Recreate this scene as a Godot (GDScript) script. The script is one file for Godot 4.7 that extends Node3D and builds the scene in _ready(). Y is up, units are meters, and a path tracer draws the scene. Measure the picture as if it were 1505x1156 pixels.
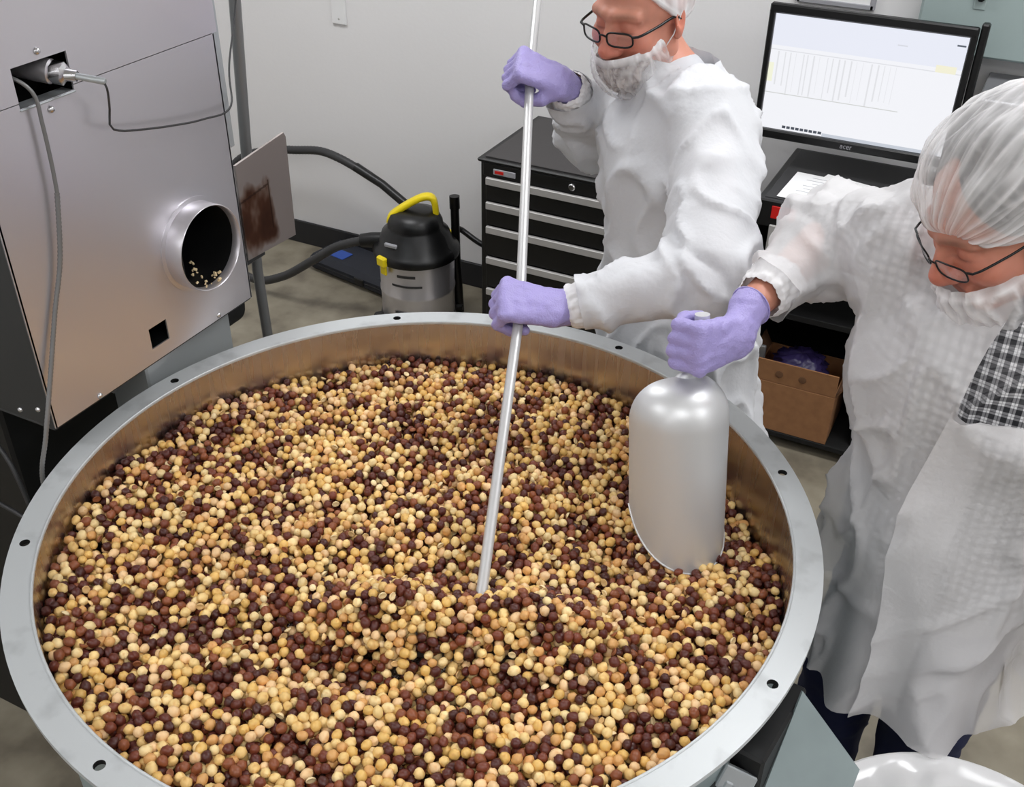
extends Node3D
# A roasting room: two people stir hazelnuts in a round cooling tub beside a steel roaster.
# Room axes: back wall at z = -3.23, roaster front faces +x. Metres.

const YAW := 26.5
const PITCH := -34.081
const ROLL := 0.715
const FOCAL := 1550.0
const CAM := Vector3(0, 1.98, 0)
const TUB := Vector3(-0.682, 0, -1.06)
const RIM_Y := 0.92
const R_OUT := 0.605
const R_IN := 0.564
const NUT_R := 0.0068

var M := {}
var rng := RandomNumberGenerator.new()
var n1 := FastNoiseLite.new()
var n2 := FastNoiseLite.new()
var used := {}

func _ready():
	rng.seed = 7
	# ---------- camera
	var cam := Camera3D.new(); cam.name = "camera"
	cam.fov = rad_to_deg(2.0 * atan(578.0 / FOCAL)); cam.near = 0.05; cam.far = 40.0
	cam.position = CAM
	cam.rotation_degrees = Vector3(PITCH, YAW, ROLL)
	add_child(cam); cam.current = true
	# ---------- environment and exposure
	var we := WorldEnvironment.new(); we.name = "world_environment"
	var env := Environment.new()
	env.background_mode = Environment.BG_COLOR
	env.background_color = Color(0.02, 0.02, 0.02)
	env.tonemap_mode = Environment.TONE_MAPPER_LINEAR
	env.tonemap_exposure = 1.0
	env.sdfgi_enabled = true; env.ssao_enabled = true; env.ssil_enabled = true
	we.environment = env; add_child(we)
	# ---------- ceiling lights: x, z, energy
	make_materials()
	for l in [[-2.1, -2.2, 1.6], [0.2, -2.2, 1.7], [-1.9, 0.35, 1.15], [0.45, 0.35, 1.15], [2.2, -0.9, 1.9], [-0.7, 2.1, 1.2]]:
		ceiling_light(l[0], l[1], l[2] * LIGHT)
	setting()
	tub()
	nuts()
	roaster()
	vacuum()
	furniture()
	tools()
	person_stirring()
	person_scooping()

const LIGHT := 1.22

# =====================================================================  naming helpers
func nm(called: String) -> String:
	if not used.has(called):
		used[called] = 0
		return called
	used[called] += 1
	return "%s_%03d" % [called, used[called]]

func thing(called: String, label: String, category: String, at := Vector3.ZERO, group := "") -> Node3D:
	var o := Node3D.new(); o.name = nm(called); o.position = at
	add_child(o, true)
	tag(o, label, category, group)
	return o

func tag(o: Node, label: String, category: String, group := ""):
	o.set_meta("label", label); o.set_meta("category", category)
	if group != "": o.set_meta("group", group)

func put(called: String, mesh: Mesh, mat: Material, parent: Node = null, label := "") -> MeshInstance3D:
	var o := MeshInstance3D.new(); o.mesh = mesh
	o.material_override = mat
	if parent == null:
		o.name = nm(called); add_child(o, true)
	else:
		var k := 0
		var base := called
		while parent.has_node(NodePath(called)):
			k += 1; called = "%s_%03d" % [base, k]
		o.name = called; parent.add_child(o, true)
	if label != "": o.set_meta("label", label)
	return o

func struct(called: String, mesh: Mesh, mat: Material, label := "", category := "") -> MeshInstance3D:
	var o := put(called, mesh, mat)
	o.set_meta("kind", "structure")
	if label != "": tag(o, label, category)
	return o

# =====================================================================  materials
func lin(r: float, g: float, b: float) -> Color:   # from 8-bit sRGB to linear vertex colour
	return Color(r / 255.0, g / 255.0, b / 255.0).srgb_to_linear()

func mat(called: String, c: Color, rough := 0.6, metal := 0.0) -> StandardMaterial3D:
	var m := StandardMaterial3D.new(); m.resource_name = called
	m.albedo_color = c; m.roughness = rough; m.metallic = metal
	m.cull_mode = BaseMaterial3D.CULL_DISABLED
	M[called] = m
	return m

func noise_img(size: Vector2i, f: Callable) -> ImageTexture:
	var im := Image.create(size.x, size.y, false, Image.FORMAT_RGB8)
	for y in size.y:
		for x in size.x:
			im.set_pixel(x, y, f.call(float(x) / size.x, float(y) / size.y))
	return ImageTexture.create_from_image(im)

func tri(m: StandardMaterial3D, s: Vector3, world := true):
	m.uv1_triplanar = true; m.uv1_world_triplanar = world; m.uv1_scale = s

func tileable(freq: float, seed_: int, oct := 4, size := 256, kind := FastNoiseLite.TYPE_SIMPLEX_SMOOTH) -> NoiseTexture2D:
	var n := FastNoiseLite.new(); n.seed = seed_; n.frequency = freq; n.noise_type = kind
	n.fractal_octaves = oct
	var t := NoiseTexture2D.new(); t.noise = n; t.width = size; t.height = size; t.seamless = true
	t.normalize = true
	return t

func ramp_tex(freq: float, seed_: int, stops: Array, oct := 4, size := 256) -> NoiseTexture2D:
	var t := tileable(freq, seed_, oct, size)
	var g := Gradient.new()
	var off := PackedFloat32Array(); var cs := PackedColorArray()
	for s in stops:
		off.append(s[0]); cs.append(s[1])
	g.offsets = off; g.colors = cs
	t.color_ramp = g
	return t

func make_materials():
	n1.seed = 3; n1.frequency = 1.0; n1.noise_type = FastNoiseLite.TYPE_SIMPLEX_SMOOTH; n1.fractal_type = FastNoiseLite.FRACTAL_NONE
	n2.seed = 11; n2.frequency = 1.0; n2.noise_type = FastNoiseLite.TYPE_SIMPLEX_SMOOTH; n2.fractal_type = FastNoiseLite.FRACTAL_NONE
	var grey := func(v): return Color(v, v, v)
	# walls, floor, ceiling
	var w := mat("wall_paint", Color(0.925, 0.92, 0.92), 0.75)
	w.heightmap_enabled = true; w.heightmap_texture = tileable(0.05, 2); w.heightmap_scale = 0.03; tri(w, Vector3.ONE * 4)
	mat("ceiling_white", Color(0.9, 0.9, 0.9), 0.9)
	var fl := mat("concrete_floor", Color.WHITE, 0.45)
	fl.albedo_texture = ramp_tex(0.012, 5, [[0.0, Color(0.40, 0.37, 0.32)], [0.45, Color(0.53, 0.50, 0.435)], [1.0, Color(0.62, 0.59, 0.52)]], 5, 512)
	tri(fl, Vector3.ONE * 0.8)
	mat("rubber", Color(0.13, 0.13, 0.14), 0.6)
	# metals
	var br := mat("brushed_steel", Color(0.85, 0.84, 0.86), 0.34, 0.80)
	var ts := mat("tub_steel", Color(0.74, 0.70, 0.68), 1.0, 1.0)
	ts.roughness_texture = ramp_tex(0.03, 31, [[0.0, grey.call(0.20)], [1.0, grey.call(0.34)]], 3)
	tri(ts, Vector3(7.0, 0.4, 7.0))
	var fg := mat("flange_paint", Color(0.77, 0.785, 0.79), 0.42, 0.25)
	fg.albedo_texture = ramp_tex(0.02, 17, [[0.0, grey.call(0.90)], [0.4, grey.call(1.0)], [1.0, grey.call(1.0)]], 5)
	tri(fg, Vector3.ONE * 2.5)
	var tp := mat("tub_paint", Color(0.60, 0.655, 0.66), 0.5, 0.1)
	tp.albedo_texture = ramp_tex(0.015, 18, [[0.0, grey.call(0.86)], [1.0, grey.call(1.0)]], 4); tri(tp, Vector3.ONE * 2.0)
	var al := mat("aluminium", Color(0.84, 0.845, 0.85), 1.0, 0.45)
	al.roughness_texture = ramp_tex(0.03, 41, [[0.0, grey.call(0.36)], [1.0, grey.call(0.46)]], 3); tri(al, Vector3(14, 2, 14))
	var po := mat("pole_metal", Color(0.80, 0.80, 0.80), 0.4, 0.4)
	mat("chrome", Color(0.85, 0.85, 0.86), 0.22, 1.0)
	mat("dark_steel", Color(0.27, 0.275, 0.28), 0.45, 0.6)
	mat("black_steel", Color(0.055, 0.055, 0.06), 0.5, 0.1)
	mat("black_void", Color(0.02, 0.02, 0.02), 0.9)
	mat("pipe_grey", Color(0.52, 0.52, 0.52), 0.4, 0.5)
	mat("light_steel", Color(0.74, 0.76, 0.77), 0.38, 0.6)
	var ru := mat("rusty_steel", Color(0.72, 0.69, 0.68), 0.42, 0.7)
	ru.albedo_texture = noise_img(Vector2i(128, 128), func(u, v):
		var q := n1.get_noise_2d(u * 2.6, v * 2.2) * 0.09 + n2.get_noise_2d(u * 11.0, v * 9.0) * 0.022
		var dx: float = maxf(absf(u - 0.27) - 0.24, 0.0); var dy: float = maxf(absf(v - 0.63) - 0.22, 0.0)
		var k: float = clampf(1.0 - (sqrt(dx * dx + dy * dy) + q * 0.9) * 9.0, 0.0, 1.0)
		var rust := Color(0.36, 0.215, 0.15).lerp(Color(0.56, 0.36, 0.25), clampf(0.6 + q * 5.0 - v * 0.3, 0, 1))
		var c := Color(0.90, 0.885, 0.875).lerp(rust, k * 0.92)
		if absf(u - 0.53) < 0.012 and v > 0.34 and v < 0.80: c = c.lerp(Color(0.25, 0.17, 0.13), 0.6)
		if absf(v - 0.42 + u * 0.08) < 0.010 and u < 0.53: c = c.lerp(Color(0.25, 0.18, 0.15), 0.55)
		return c)
	# plastics and paints
	mat("black_plastic", Color(0.035, 0.035, 0.04), 0.38)
	mat("matte_black", Color(0.03, 0.03, 0.032), 0.8)
	mat("cabinet_black", Color(0.035, 0.035, 0.037), 0.42)
	mat("mat_grey", Color(0.255, 0.245, 0.245), 0.75)
	mat("handle_aluminium", Color(0.74, 0.73, 0.72), 0.42, 0.35)
	mat("hose_grey", Color(0.20, 0.20, 0.205), 0.5)
	mat("yellow", Color(0.96, 0.86, 0.10), 0.4)
	mat("red", Color(0.80, 0.10, 0.08), 0.4)
	mat("badge_grey", Color(0.62, 0.62, 0.64), 0.4)
	mat("blue_dark", Color(0.07, 0.09, 0.14), 0.5)
	mat("blue_spot", Color(0.16, 0.30, 0.62), 0.5)
	mat("white_plastic", Color(0.93, 0.93, 0.93), 0.35)
	mat("paper", Color(0.93, 0.93, 0.93), 0.85)
	mat("print_grey", Color(0.70, 0.70, 0.72), 0.9)
	var cb := mat("cardboard", Color(0.62, 0.44, 0.29), 0.85)
	cb.albedo_texture = ramp_tex(0.02, 61, [[0.0, grey.call(0.9)], [1.0, grey.call(1.0)]], 3); tri(cb, Vector3.ONE * 5)
	mat("cardboard_dark", Color(0.42, 0.29, 0.19), 0.9)
	mat("purple_film", Color(0.20, 0.16, 0.34), 0.4)
	mat("enclosure_green", Color(0.60, 0.66, 0.655), 0.45)
	mat("shelf_grey", Color(0.58, 0.585, 0.60), 0.25, 0.3)
	var em := mat("lamp_diffuser", Color(0.95, 0.95, 0.95), 0.6)
	em.emission_enabled = true; em.emission = Color(0.99, 0.993, 1.0); em.emission_energy_multiplier = 3.0
	var sc := mat("screen_glow", Color(0.02, 0.02, 0.02), 0.3)
	sc.emission_enabled = true; sc.emission = Color(0, 0, 0); sc.emission_energy_multiplier = 1.0
	sc.emission_texture = screen_picture(); sc.emission_operator = BaseMaterial3D.EMISSION_OP_ADD
	# nuts
	var nu := mat("nut_skin", Color.WHITE, 0.42); nu.vertex_color_use_as_albedo = true
	# cloth and skin
	var crinkle := tileable(0.035, 71, 4, 512)
	var gown := mat("gown_cloth", Color(0.87, 0.875, 0.89, 0.90), 0.7)
	gown.transparency = BaseMaterial3D.TRANSPARENCY_ALPHA
	gown.heightmap_enabled = true; gown.heightmap_texture = crinkle; gown.heightmap_scale = 0.09; tri(gown, Vector3.ONE * 4.0)
	var gown2 := mat("gown_cloth_sheer", Color(0.91, 0.905, 0.91, 0.62), 0.7)
	gown2.transparency = BaseMaterial3D.TRANSPARENCY_ALPHA
	gown2.heightmap_enabled = true; gown2.heightmap_texture = crinkle; gown2.heightmap_scale = 0.08; tri(gown2, Vector3.ONE * 4.0)
	var cuff := mat("cuff_knit", Color(0.93, 0.925, 0.93), 0.85)
	var net := mat("net_cloth", Color(0.95, 0.945, 0.95), 0.75)
	net.transparency = BaseMaterial3D.TRANSPARENCY_ALPHA; net.vertex_color_use_as_albedo = true
	var gl := mat("nitrile", Color(0.655, 0.615, 0.84), 0.42)
	gl.heightmap_enabled = true; gl.heightmap_texture = crinkle; gl.heightmap_scale = 0.10; tri(gl, Vector3.ONE * 14.0)
	var sk := mat("skin", Color.WHITE, 0.5); sk.vertex_color_use_as_albedo = true
	sk.subsurf_scatter_enabled = true; sk.subsurf_scatter_strength = 0.12
	var hr := mat("hair", Color.WHITE, 0.75); hr.vertex_color_use_as_albedo = true
	var pl := mat("plaid_cloth", Color.WHITE, 0.85)
	pl.albedo_texture = plaid(); tri(pl, Vector3.ONE * 16.0, false)
	mat("pale_shirt", Color(0.80, 0.81, 0.83), 0.85)
	mat("denim", Color(0.10, 0.13, 0.27), 0.9)
	mat("shoe", Color(0.08, 0.07, 0.06), 0.6)
	mat("frame_dark", Color(0.07, 0.08, 0.085), 0.3, 0.4)
	var ls := mat("lens_glass", Color(0.9, 0.95, 1.0, 0.06), 0.03)
	ls.transparency = BaseMaterial3D.TRANSPARENCY_ALPHA

func plaid() -> ImageTexture:
	return noise_img(Vector2i(128, 128), func(u, v):
		var a: float = 1.0 if fmod(u * 4.0, 1.0) < 0.5 else 0.0
		var b: float = 1.0 if fmod(v * 4.0, 1.0) < 0.5 else 0.0
		var k: float = (a + b) * 0.5
		var t: float = 0.06 if absf(fmod(u * 4.0, 1.0) - 0.75) < 0.06 or absf(fmod(v * 4.0, 1.0) - 0.75) < 0.06 else 0.0
		return Color(0.93, 0.93, 0.94).lerp(Color(0.08, 0.08, 0.10), clampf(k * 0.95 + t * 4.0, 0, 1)))

func screen_picture() -> ImageTexture:
	# white spreadsheet: pale lines, faint columns, cream cells, a dark row of icons at the bottom
	var im := Image.create(512, 304, false, Image.FORMAT_RGB8)
	im.fill(Color(0.95, 0.955, 0.975))
	im.fill_rect(Rect2i(0, 0, 512, 82), Color(0.91, 0.925, 0.965))
	im.fill_rect(Rect2i(0, 92, 512, 2), Color(0.86, 0.865, 0.885))
	var r := RandomNumberGenerator.new(); r.seed = 4
	for k in 20:
		var x := 22 + k * 17 + r.randi_range(-3, 3)
		im.fill_rect(Rect2i(x, 97, r.randi_range(1, 4), 100 + r.randi_range(-12, 12)), Color(0.88, 0.885, 0.90))
	im.fill_rect(Rect2i(0, 206, 372, 2), Color(0.80, 0.81, 0.80))
	im.fill_rect(Rect2i(444, 76, 52, 18), Color(0.95, 0.94, 0.84))
	im.fill_rect(Rect2i(0, 128, 14, 50), Color(0.95, 0.955, 0.86))
	im.fill_rect(Rect2i(484, 22, 22, 4), Color(0.35, 0.38, 0.42))
	im.fill_rect(Rect2i(336, 40, 26, 3), Color(0.84, 0.85, 0.88))
	for k in 9:
		im.fill_rect(Rect2i(64 + k * 13, 292, 10, 7), Color(0.30, 0.32, 0.36))
	im.fill_rect(Rect2i(180, 295, 320, 9), Color(0.78, 0.80, 0.84))
	return ImageTexture.create_from_image(im)

# =====================================================================  mesh helpers (SurfaceTool)
func mb() -> SurfaceTool:
	var st := SurfaceTool.new(); st.begin(Mesh.PRIMITIVE_TRIANGLES); st.set_smooth_group(-1)
	return st

func done(st: SurfaceTool) -> ArrayMesh:
	st.generate_normals()
	st.index()
	return st.commit()

func t3(st: SurfaceTool, a: Vector3, b: Vector3, c: Vector3):     # counter-clockwise seen from outside
	st.add_vertex(a); st.add_vertex(c); st.add_vertex(b)

func q4(st: SurfaceTool, a: Vector3, b: Vector3, c: Vector3, d: Vector3):
	t3(st, a, b, c); t3(st, a, c, d)

func q_out(st: SurfaceTool, a: Vector3, b: Vector3, c: Vector3, d: Vector3, mid: Vector3):
	if (b - a).cross(c - a).dot((a + c) * 0.5 - mid) < 0: q4(st, a, d, c, b)
	else: q4(st, a, b, c, d)

func t_out(st: SurfaceTool, a: Vector3, b: Vector3, c: Vector3, mid: Vector3):
	if (b - a).cross(c - a).dot((a + b + c) / 3.0 - mid) < 0: t3(st, a, c, b)
	else: t3(st, a, b, c)

func bx(st: SurfaceTool, c: Vector3, s: Vector3, bev := 0.003, bs := Basis.IDENTITY):
	var h := s * 0.5
	bev = minf(bev, minf(h.x, minf(h.y, h.z)) * 0.9)
	st.set_smooth_group(-1)
	var P := func(sx, sy, sz, full):
		var v := Vector3(sx * (h.x - (0.0 if full == 0 else bev)), sy * (h.y - (0.0 if full == 1 else bev)), sz * (h.z - (0.0 if full == 2 else bev)))
		return c + bs * v
	for s1 in [-1, 1]:
		q_out(st, P.call(s1, -1, -1, 0), P.call(s1, 1, -1, 0), P.call(s1, 1, 1, 0), P.call(s1, -1, 1, 0), c)
		q_out(st, P.call(-1, s1, -1, 1), P.call(1, s1, -1, 1), P.call(1, s1, 1, 1), P.call(-1, s1, 1, 1), c)
		q_out(st, P.call(-1, -1, s1, 2), P.call(1, -1, s1, 2), P.call(1, 1, s1, 2), P.call(-1, 1, s1, 2), c)
		for s2 in [-1, 1]:
			q_out(st, P.call(s1, s2, -1, 0), P.call(s1, s2, 1, 0), P.call(s1, s2, 1, 1), P.call(s1, s2, -1, 1), c)
			q_out(st, P.call(s1, -1, s2, 0), P.call(s1, 1, s2, 0), P.call(s1, 1, s2, 2), P.call(s1, -1, s2, 2), c)
			q_out(st, P.call(-1, s1, s2, 1), P.call(1, s1, s2, 1), P.call(1, s1, s2, 2), P.call(-1, s1, s2, 2), c)
			for s3 in [-1, 1]:
				t_out(st, P.call(s1, s2, s3, 0), P.call(s1, s2, s3, 1), P.call(s1, s2, s3, 2), c)

func box_mesh(c: Vector3, s: Vector3, bev := 0.003, bs := Basis.IDENTITY) -> ArrayMesh:
	var st := mb(); bx(st, c, s, bev, bs); return done(st)

func box_ab(a: Vector3, b: Vector3, bev := 0.003) -> ArrayMesh:
	return box_mesh((a + b) * 0.5, (b - a).abs(), bev)

func frame_of(dir: Vector3) -> Basis:          # y along dir
	var y := dir.normalized()
	var x := y.cross(Vector3(0.31, 0.2, 0.93)).normalized()
	return Basis(x, y, x.cross(y))

# surface of revolution about y; profile [r, y] listed so that the outside lies to the right of the way (upwards = outer face)
func lathe(st: SurfaceTool, prof: Array, xf := Transform3D.IDENTITY, seg := 32, crease := 35.0, from := 0.0, to := TAU):
	var g := 1
	for i in prof.size() - 1:
		var a: Vector2 = prof[i]; var b: Vector2 = prof[i + 1]
		if i > 0:
			var d0: Vector2 = (a - prof[i - 1]).normalized(); var d1 := (b - a).normalized()
			if rad_to_deg(absf(d0.angle_to(d1))) > crease: g += 1
		st.set_smooth_group(g)
		for k in seg:
			var u := from + (to - from) * k / seg; var v := from + (to - from) * (k + 1) / seg
			var p0 := xf * Vector3(a.x * cos(u), a.y, a.x * sin(u)); var p1 := xf * Vector3(a.x * cos(v), a.y, a.x * sin(v))
			var p2 := xf * Vector3(b.x * cos(v), b.y, b.x * sin(v)); var p3 := xf * Vector3(b.x * cos(u), b.y, b.x * sin(u))
			if a.x < 1e-6: t3(st, p0, p3, p2)
			elif b.x < 1e-6: t3(st, p0, p3, p1)
			else: q4(st, p0, p3, p2, p1)

func lathe_mesh(prof: Array, xf := Transform3D.IDENTITY, seg := 32, crease := 35.0) -> ArrayMesh:
	var st := mb(); lathe(st, prof, xf, seg, crease); return done(st)

func tube(st: SurfaceTool, pts: Array, r, seg := 10, caps := true, ripple := 0.0):
	var n := pts.size()
	var T: Vector3 = (pts[1] - pts[0]).normalized()
	var fr := frame_of(T)
	var rings := []
	for i in n:
		var t: Vector3 = (pts[mini(i + 1, n - 1)] - pts[maxi(i - 1, 0)]).normalized()
		var ax := T.cross(t)
		if ax.length() > 1e-5: fr = Basis(ax.normalized(), T.angle_to(t)) * fr
		T = t
		var rad: float = r[i] if r is Array else r
		if ripple > 0.0 and i % 2 == 1: rad *= 1.0 - ripple
		var ring := []
		for k in seg:
			var a := TAU * k / seg
			ring.append(pts[i] + (fr.x * cos(a) + fr.z * sin(a)) * rad)
		rings.append(ring)
	st.set_smooth_group(1)
	for i in n - 1:
		for k in seg:
			var k2 := (k + 1) % seg
			q_out(st, rings[i][k], rings[i + 1][k], rings[i + 1][k2], rings[i][k2], (pts[i] + pts[i + 1]) * 0.5)
	if caps:
		st.set_smooth_group(2)
		for e in [0, n - 1]:
			var inner: Vector3 = pts[1] if e == 0 else pts[n - 2]
			for k in seg: t_out(st, pts[e], rings[e][k], rings[e][(k + 1) % seg], inner)

func tube_mesh(pts: Array, r, seg := 10, caps := true, ripple := 0.0) -> ArrayMesh:
	var st := mb(); tube(st, pts, r, seg, caps, ripple); return done(st)

func spline(ctrl: Array, step := 0.01) -> Array:
	var c := Curve3D.new()
	for i in ctrl.size():
		var d: Vector3 = (ctrl[mini(i + 1, ctrl.size() - 1)] - ctrl[maxi(i - 1, 0)]) / 6.0
		c.add_point(ctrl[i], -d, d)
	c.bake_interval = step * 0.5
	var out := []
	var L := c.get_baked_length(); var n := maxi(2, int(L / step))
	for i in n + 1: out.append(c.sample_baked(L * i / n, true))
	return out

func dome(st: SurfaceTool, at: Vector3, dir: Vector3, r: float, h: float, seg := 12):
	var prof := [Vector2(r, 0)]
	for i in range(1, 5): prof.append(Vector2(r * cos(PI / 2 * i / 4.0), h * sin(PI / 2 * i / 4.0)))
	prof[4].x = 0.0
	lathe(st, prof, Transform3D(frame_of(dir), at), seg, 50)

# flat outline pushed through a thickness; outline in the plane (u, v) of the basis, thickness along basis z
func prism(st: SurfaceTool, poly: PackedVector2Array, xf: Transform3D, t: float):
	if Geometry2D.is_polygon_clockwise(poly): poly.reverse()
	var idx := Geometry2D.triangulate_polygon(poly)
	st.set_smooth_group(-1)
	var f := func(i, z): return xf * Vector3(poly[i].x, poly[i].y, z)
	for k in range(0, idx.size(), 3):
		var a := idx[k]; var b := idx[k + 1]; var c := idx[k + 2]
		if (poly[b] - poly[a]).cross(poly[c] - poly[a]) < 0:
			var s := b; b = c; c = s
		t3(st, f.call(a, t * 0.5), f.call(b, t * 0.5), f.call(c, t * 0.5))
		t3(st, f.call(a, -t * 0.5), f.call(c, -t * 0.5), f.call(b, -t * 0.5))
	for i in poly.size():
		var j := (i + 1) % poly.size()
		q4(st, f.call(i, -t * 0.5), f.call(j, -t * 0.5), f.call(j, t * 0.5), f.call(i, t * 0.5))

func text_on(word: String, size: float, m: Material, parent: Node, called: String, at: Transform3D, depth := 0.0006):
	var tm := TextMesh.new(); tm.text = word
	var sf := SystemFont.new(); sf.font_names = PackedStringArray(["Droid Sans"])
	tm.font = sf; tm.font_size = 32; tm.pixel_size = size / 32.0; tm.depth = depth
	var o := put(called, tm, m, parent); o.transform = at
	return o

# =====================================================================  fields of smoothly joined limbs
class Prim:
	var t := 0            # 0 tapered capsule, 1 ellipsoid
	var a := Vector3.ZERO
	var ba := Vector3.ZERO
	var il := 0.0
	var ra := 0.0
	var rb := 0.0
	var k := 0.02
	var inv := Basis.IDENTITY
	var r := Vector3.ONE
	var flat := Vector3.ZERO
	var fs := 0.0
	var cut := false
	var lo := Vector3.ZERO
	var hi := Vector3.ZERO
	func d(p: Vector3) -> float:
		if t == 0:
			var pa := p - a
			if fs != 0.0: pa += flat * (pa.dot(flat) * fs)
			var h := clampf(pa.dot(ba) * il, 0.0, 1.0)
			return (pa - ba * h).length() - (ra + (rb - ra) * h)
		var q := inv * (p - a)
		var k0 := (q / r).length()
		var k1 := (q / (r * r)).length()
		return k0 * (k0 - 1.0) / maxf(k1, 1e-6)

func cap(a: Vector3, b: Vector3, ra: float, rb := -1.0, k := 0.02, flat := Vector3.ZERO, squash := 1.0) -> Prim:
	var p := Prim.new()
	if rb < 0: rb = ra
	p.a = a; p.ba = b - a; p.ra = ra; p.rb = rb; p.k = k
	if squash != 1.0:
		p.flat = flat.normalized(); p.fs = 1.0 / squash - 1.0
		p.ba += p.flat * (p.ba.dot(p.flat) * p.fs)
	p.il = 1.0 / maxf(p.ba.length_squared(), 1e-9)
	var m := maxf(ra, rb) * maxf(1.0, squash)
	p.lo = a.min(b) - Vector3.ONE * m; p.hi = a.max(b) + Vector3.ONE * m
	return p

func ell(c: Vector3, r: Vector3, k := 0.015, bs := Basis.IDENTITY) -> Prim:
	var p := Prim.new(); p.t = 1; p.a = c; p.r = r; p.k = k; p.inv = bs.inverse()
	var m := maxf(r.x, maxf(r.y, r.z))
	p.lo = c - Vector3.ONE * m; p.hi = c + Vector3.ONE * m
	return p

func cut(p: Prim) -> Prim:
	p.cut = true
	return p

func blend(p: Vector3, ps: Array) -> float:
	var d := 1e3
	for q in ps:
		var e: float = q.d(p)
		var k: float = q.k
		if q.cut:
			var h := maxf(k - absf(d + e), 0.0) / k
			d = maxf(d, -e) + h * h * k * 0.25
		else:
			var h := maxf(k - absf(d - e), 0.0) / k
			d = minf(d, e) - h * h * k * 0.25
	return d

# surface nets over the blocks that the surface crosses: [vertices, indices (clockwise)]
func nets(ps: Array, cell: float) -> Array:
	var lo := Vector3.ONE * 1e6; var hi := -lo
	for q in ps:
		if q.cut: continue
		lo = lo.min(q.lo); hi = hi.max(q.hi)
	lo -= Vector3.ONE * cell * 3.0; hi += Vector3.ONE * cell * 3.0
	const B := 6
	var nb := Vector3i(((hi - lo) / (cell * B)).ceil())
	var n := nb * B + Vector3i.ONE
	var sy := n.x; var sz := n.x * n.y
	var val := PackedFloat32Array(); val.resize(n.x * n.y * n.z); val.fill(1e6)
	var hd := cell * B * 0.8661
	var active := []
	for bz in nb.z:
		for by in nb.y:
			for bxx in nb.x:
				var c := lo + Vector3(bxx + 0.5, by + 0.5, bz + 0.5) * (cell * B)
				var dm := 1e6
				var ds := PackedFloat32Array()
				for q in ps:
					var e: float = q.d(c)
					ds.append(e)
					if not q.cut: dm = minf(dm, e)
				if dm > hd * 1.5 + 0.03 or dm < -hd * 1.6 - 0.03: continue
				var near := []
				for i in ps.size():
					if ds[i] < dm + hd * 3.2 + ps[i].k and not (ps[i].cut and ds[i] > hd * 1.8 + ps[i].k): near.append(ps[i])
				if absf(blend(c, near)) > hd * 1.5: continue
				active.append(Vector3i(bxx, by, bz))
				for z in B + 1:
					for y in B + 1:
						var at := bxx * B + (by * B + y) * sy + (bz * B + z) * sz
						for x in B + 1:
							if val[at + x] > 1e5:
								val[at + x] = blend(lo + Vector3(bxx * B + x, by * B + y, bz * B + z) * cell, near)
	var verts := PackedVector3Array()
	var of := {}
	var EA := [0, 2, 4, 6, 0, 1, 4, 5, 0, 1, 2, 3]; var EB := [1, 3, 5, 7, 2, 3, 6, 7, 4, 5, 6, 7]
	var cells := PackedInt32Array()
	for b in active:
		for z in B:
			for y in B:
				var at: int = b.x * B + (b.y * B + y) * sy + (b.z * B + z) * sz
				for x in B:
					var i := at + x
					var v0 := val[i]; var v1 := val[i + 1]; var v2 := val[i + sy]; var v3 := val[i + 1 + sy]
					var v4 := val[i + sz]; var v5 := val[i + 1 + sz]; var v6 := val[i + sy + sz]; var v7 := val[i + 1 + sy + sz]
					var s := int(v0 < 0) + int(v1 < 0) + int(v2 < 0) + int(v3 < 0) + int(v4 < 0) + int(v5 < 0) + int(v6 < 0) + int(v7 < 0)
					if s == 0 or s == 8: continue
					var v := [v0, v1, v2, v3, v4, v5, v6, v7]
					var sum := Vector3.ZERO; var cnt := 0
					for e in 12:
						var a: int = EA[e]; var c: int = EB[e]
						if (v[a] < 0) != (v[c] < 0):
							var f: float = v[a] / (v[a] - v[c])
							var pa := Vector3(a & 1, (a >> 1) & 1, a >> 2); var pc := Vector3(c & 1, (c >> 1) & 1, c >> 2)
							sum += pa + (pc - pa) * f; cnt += 1
					of[i] = verts.size()
					cells.append(i)
					verts.append(lo + (Vector3(b.x * B + x, b.y * B + y, b.z * B + z) + sum / cnt) * cell)
	var idx := PackedInt32Array()
	var dims := [1, sy, sz]
	for i in cells:
		for ax in 3:
			var d0: int = dims[ax]; var d1: int = dims[(ax + 1) % 3]; var d2: int = dims[(ax + 2) % 3]
			if (val[i] < 0) == (val[i + d0] < 0): continue
			if not (of.has(i - d1) and of.has(i - d2) and of.has(i - d1 - d2)): continue
			var p: int = of[i]; var q: int = of[i - d1]; var r: int = of[i - d1 - d2]; var s: int = of[i - d2]
			if val[i] < 0: idx.append_array(PackedInt32Array([p, r, q, p, s, r]))
			else: idx.append_array(PackedInt32Array([p, q, r, p, r, s]))
	return [verts, idx]

func normals(v: PackedVector3Array, idx: PackedInt32Array) -> PackedVector3Array:
	var n := PackedVector3Array(); n.resize(v.size())
	for k in range(0, idx.size(), 3):
		var a := idx[k]; var b := idx[k + 1]; var c := idx[k + 2]
		var f := (v[c] - v[a]).cross(v[b] - v[a])
		n[a] += f; n[b] += f; n[c] += f
	for i in n.size(): n[i] = n[i].normalized()
	return n

func displace(net: Array, f: Callable):
	var v: PackedVector3Array = net[0]
	var n := normals(v, net[1])
	for i in v.size(): v[i] += n[i] * f.call(v[i], n[i])
	net[0] = v

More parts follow.
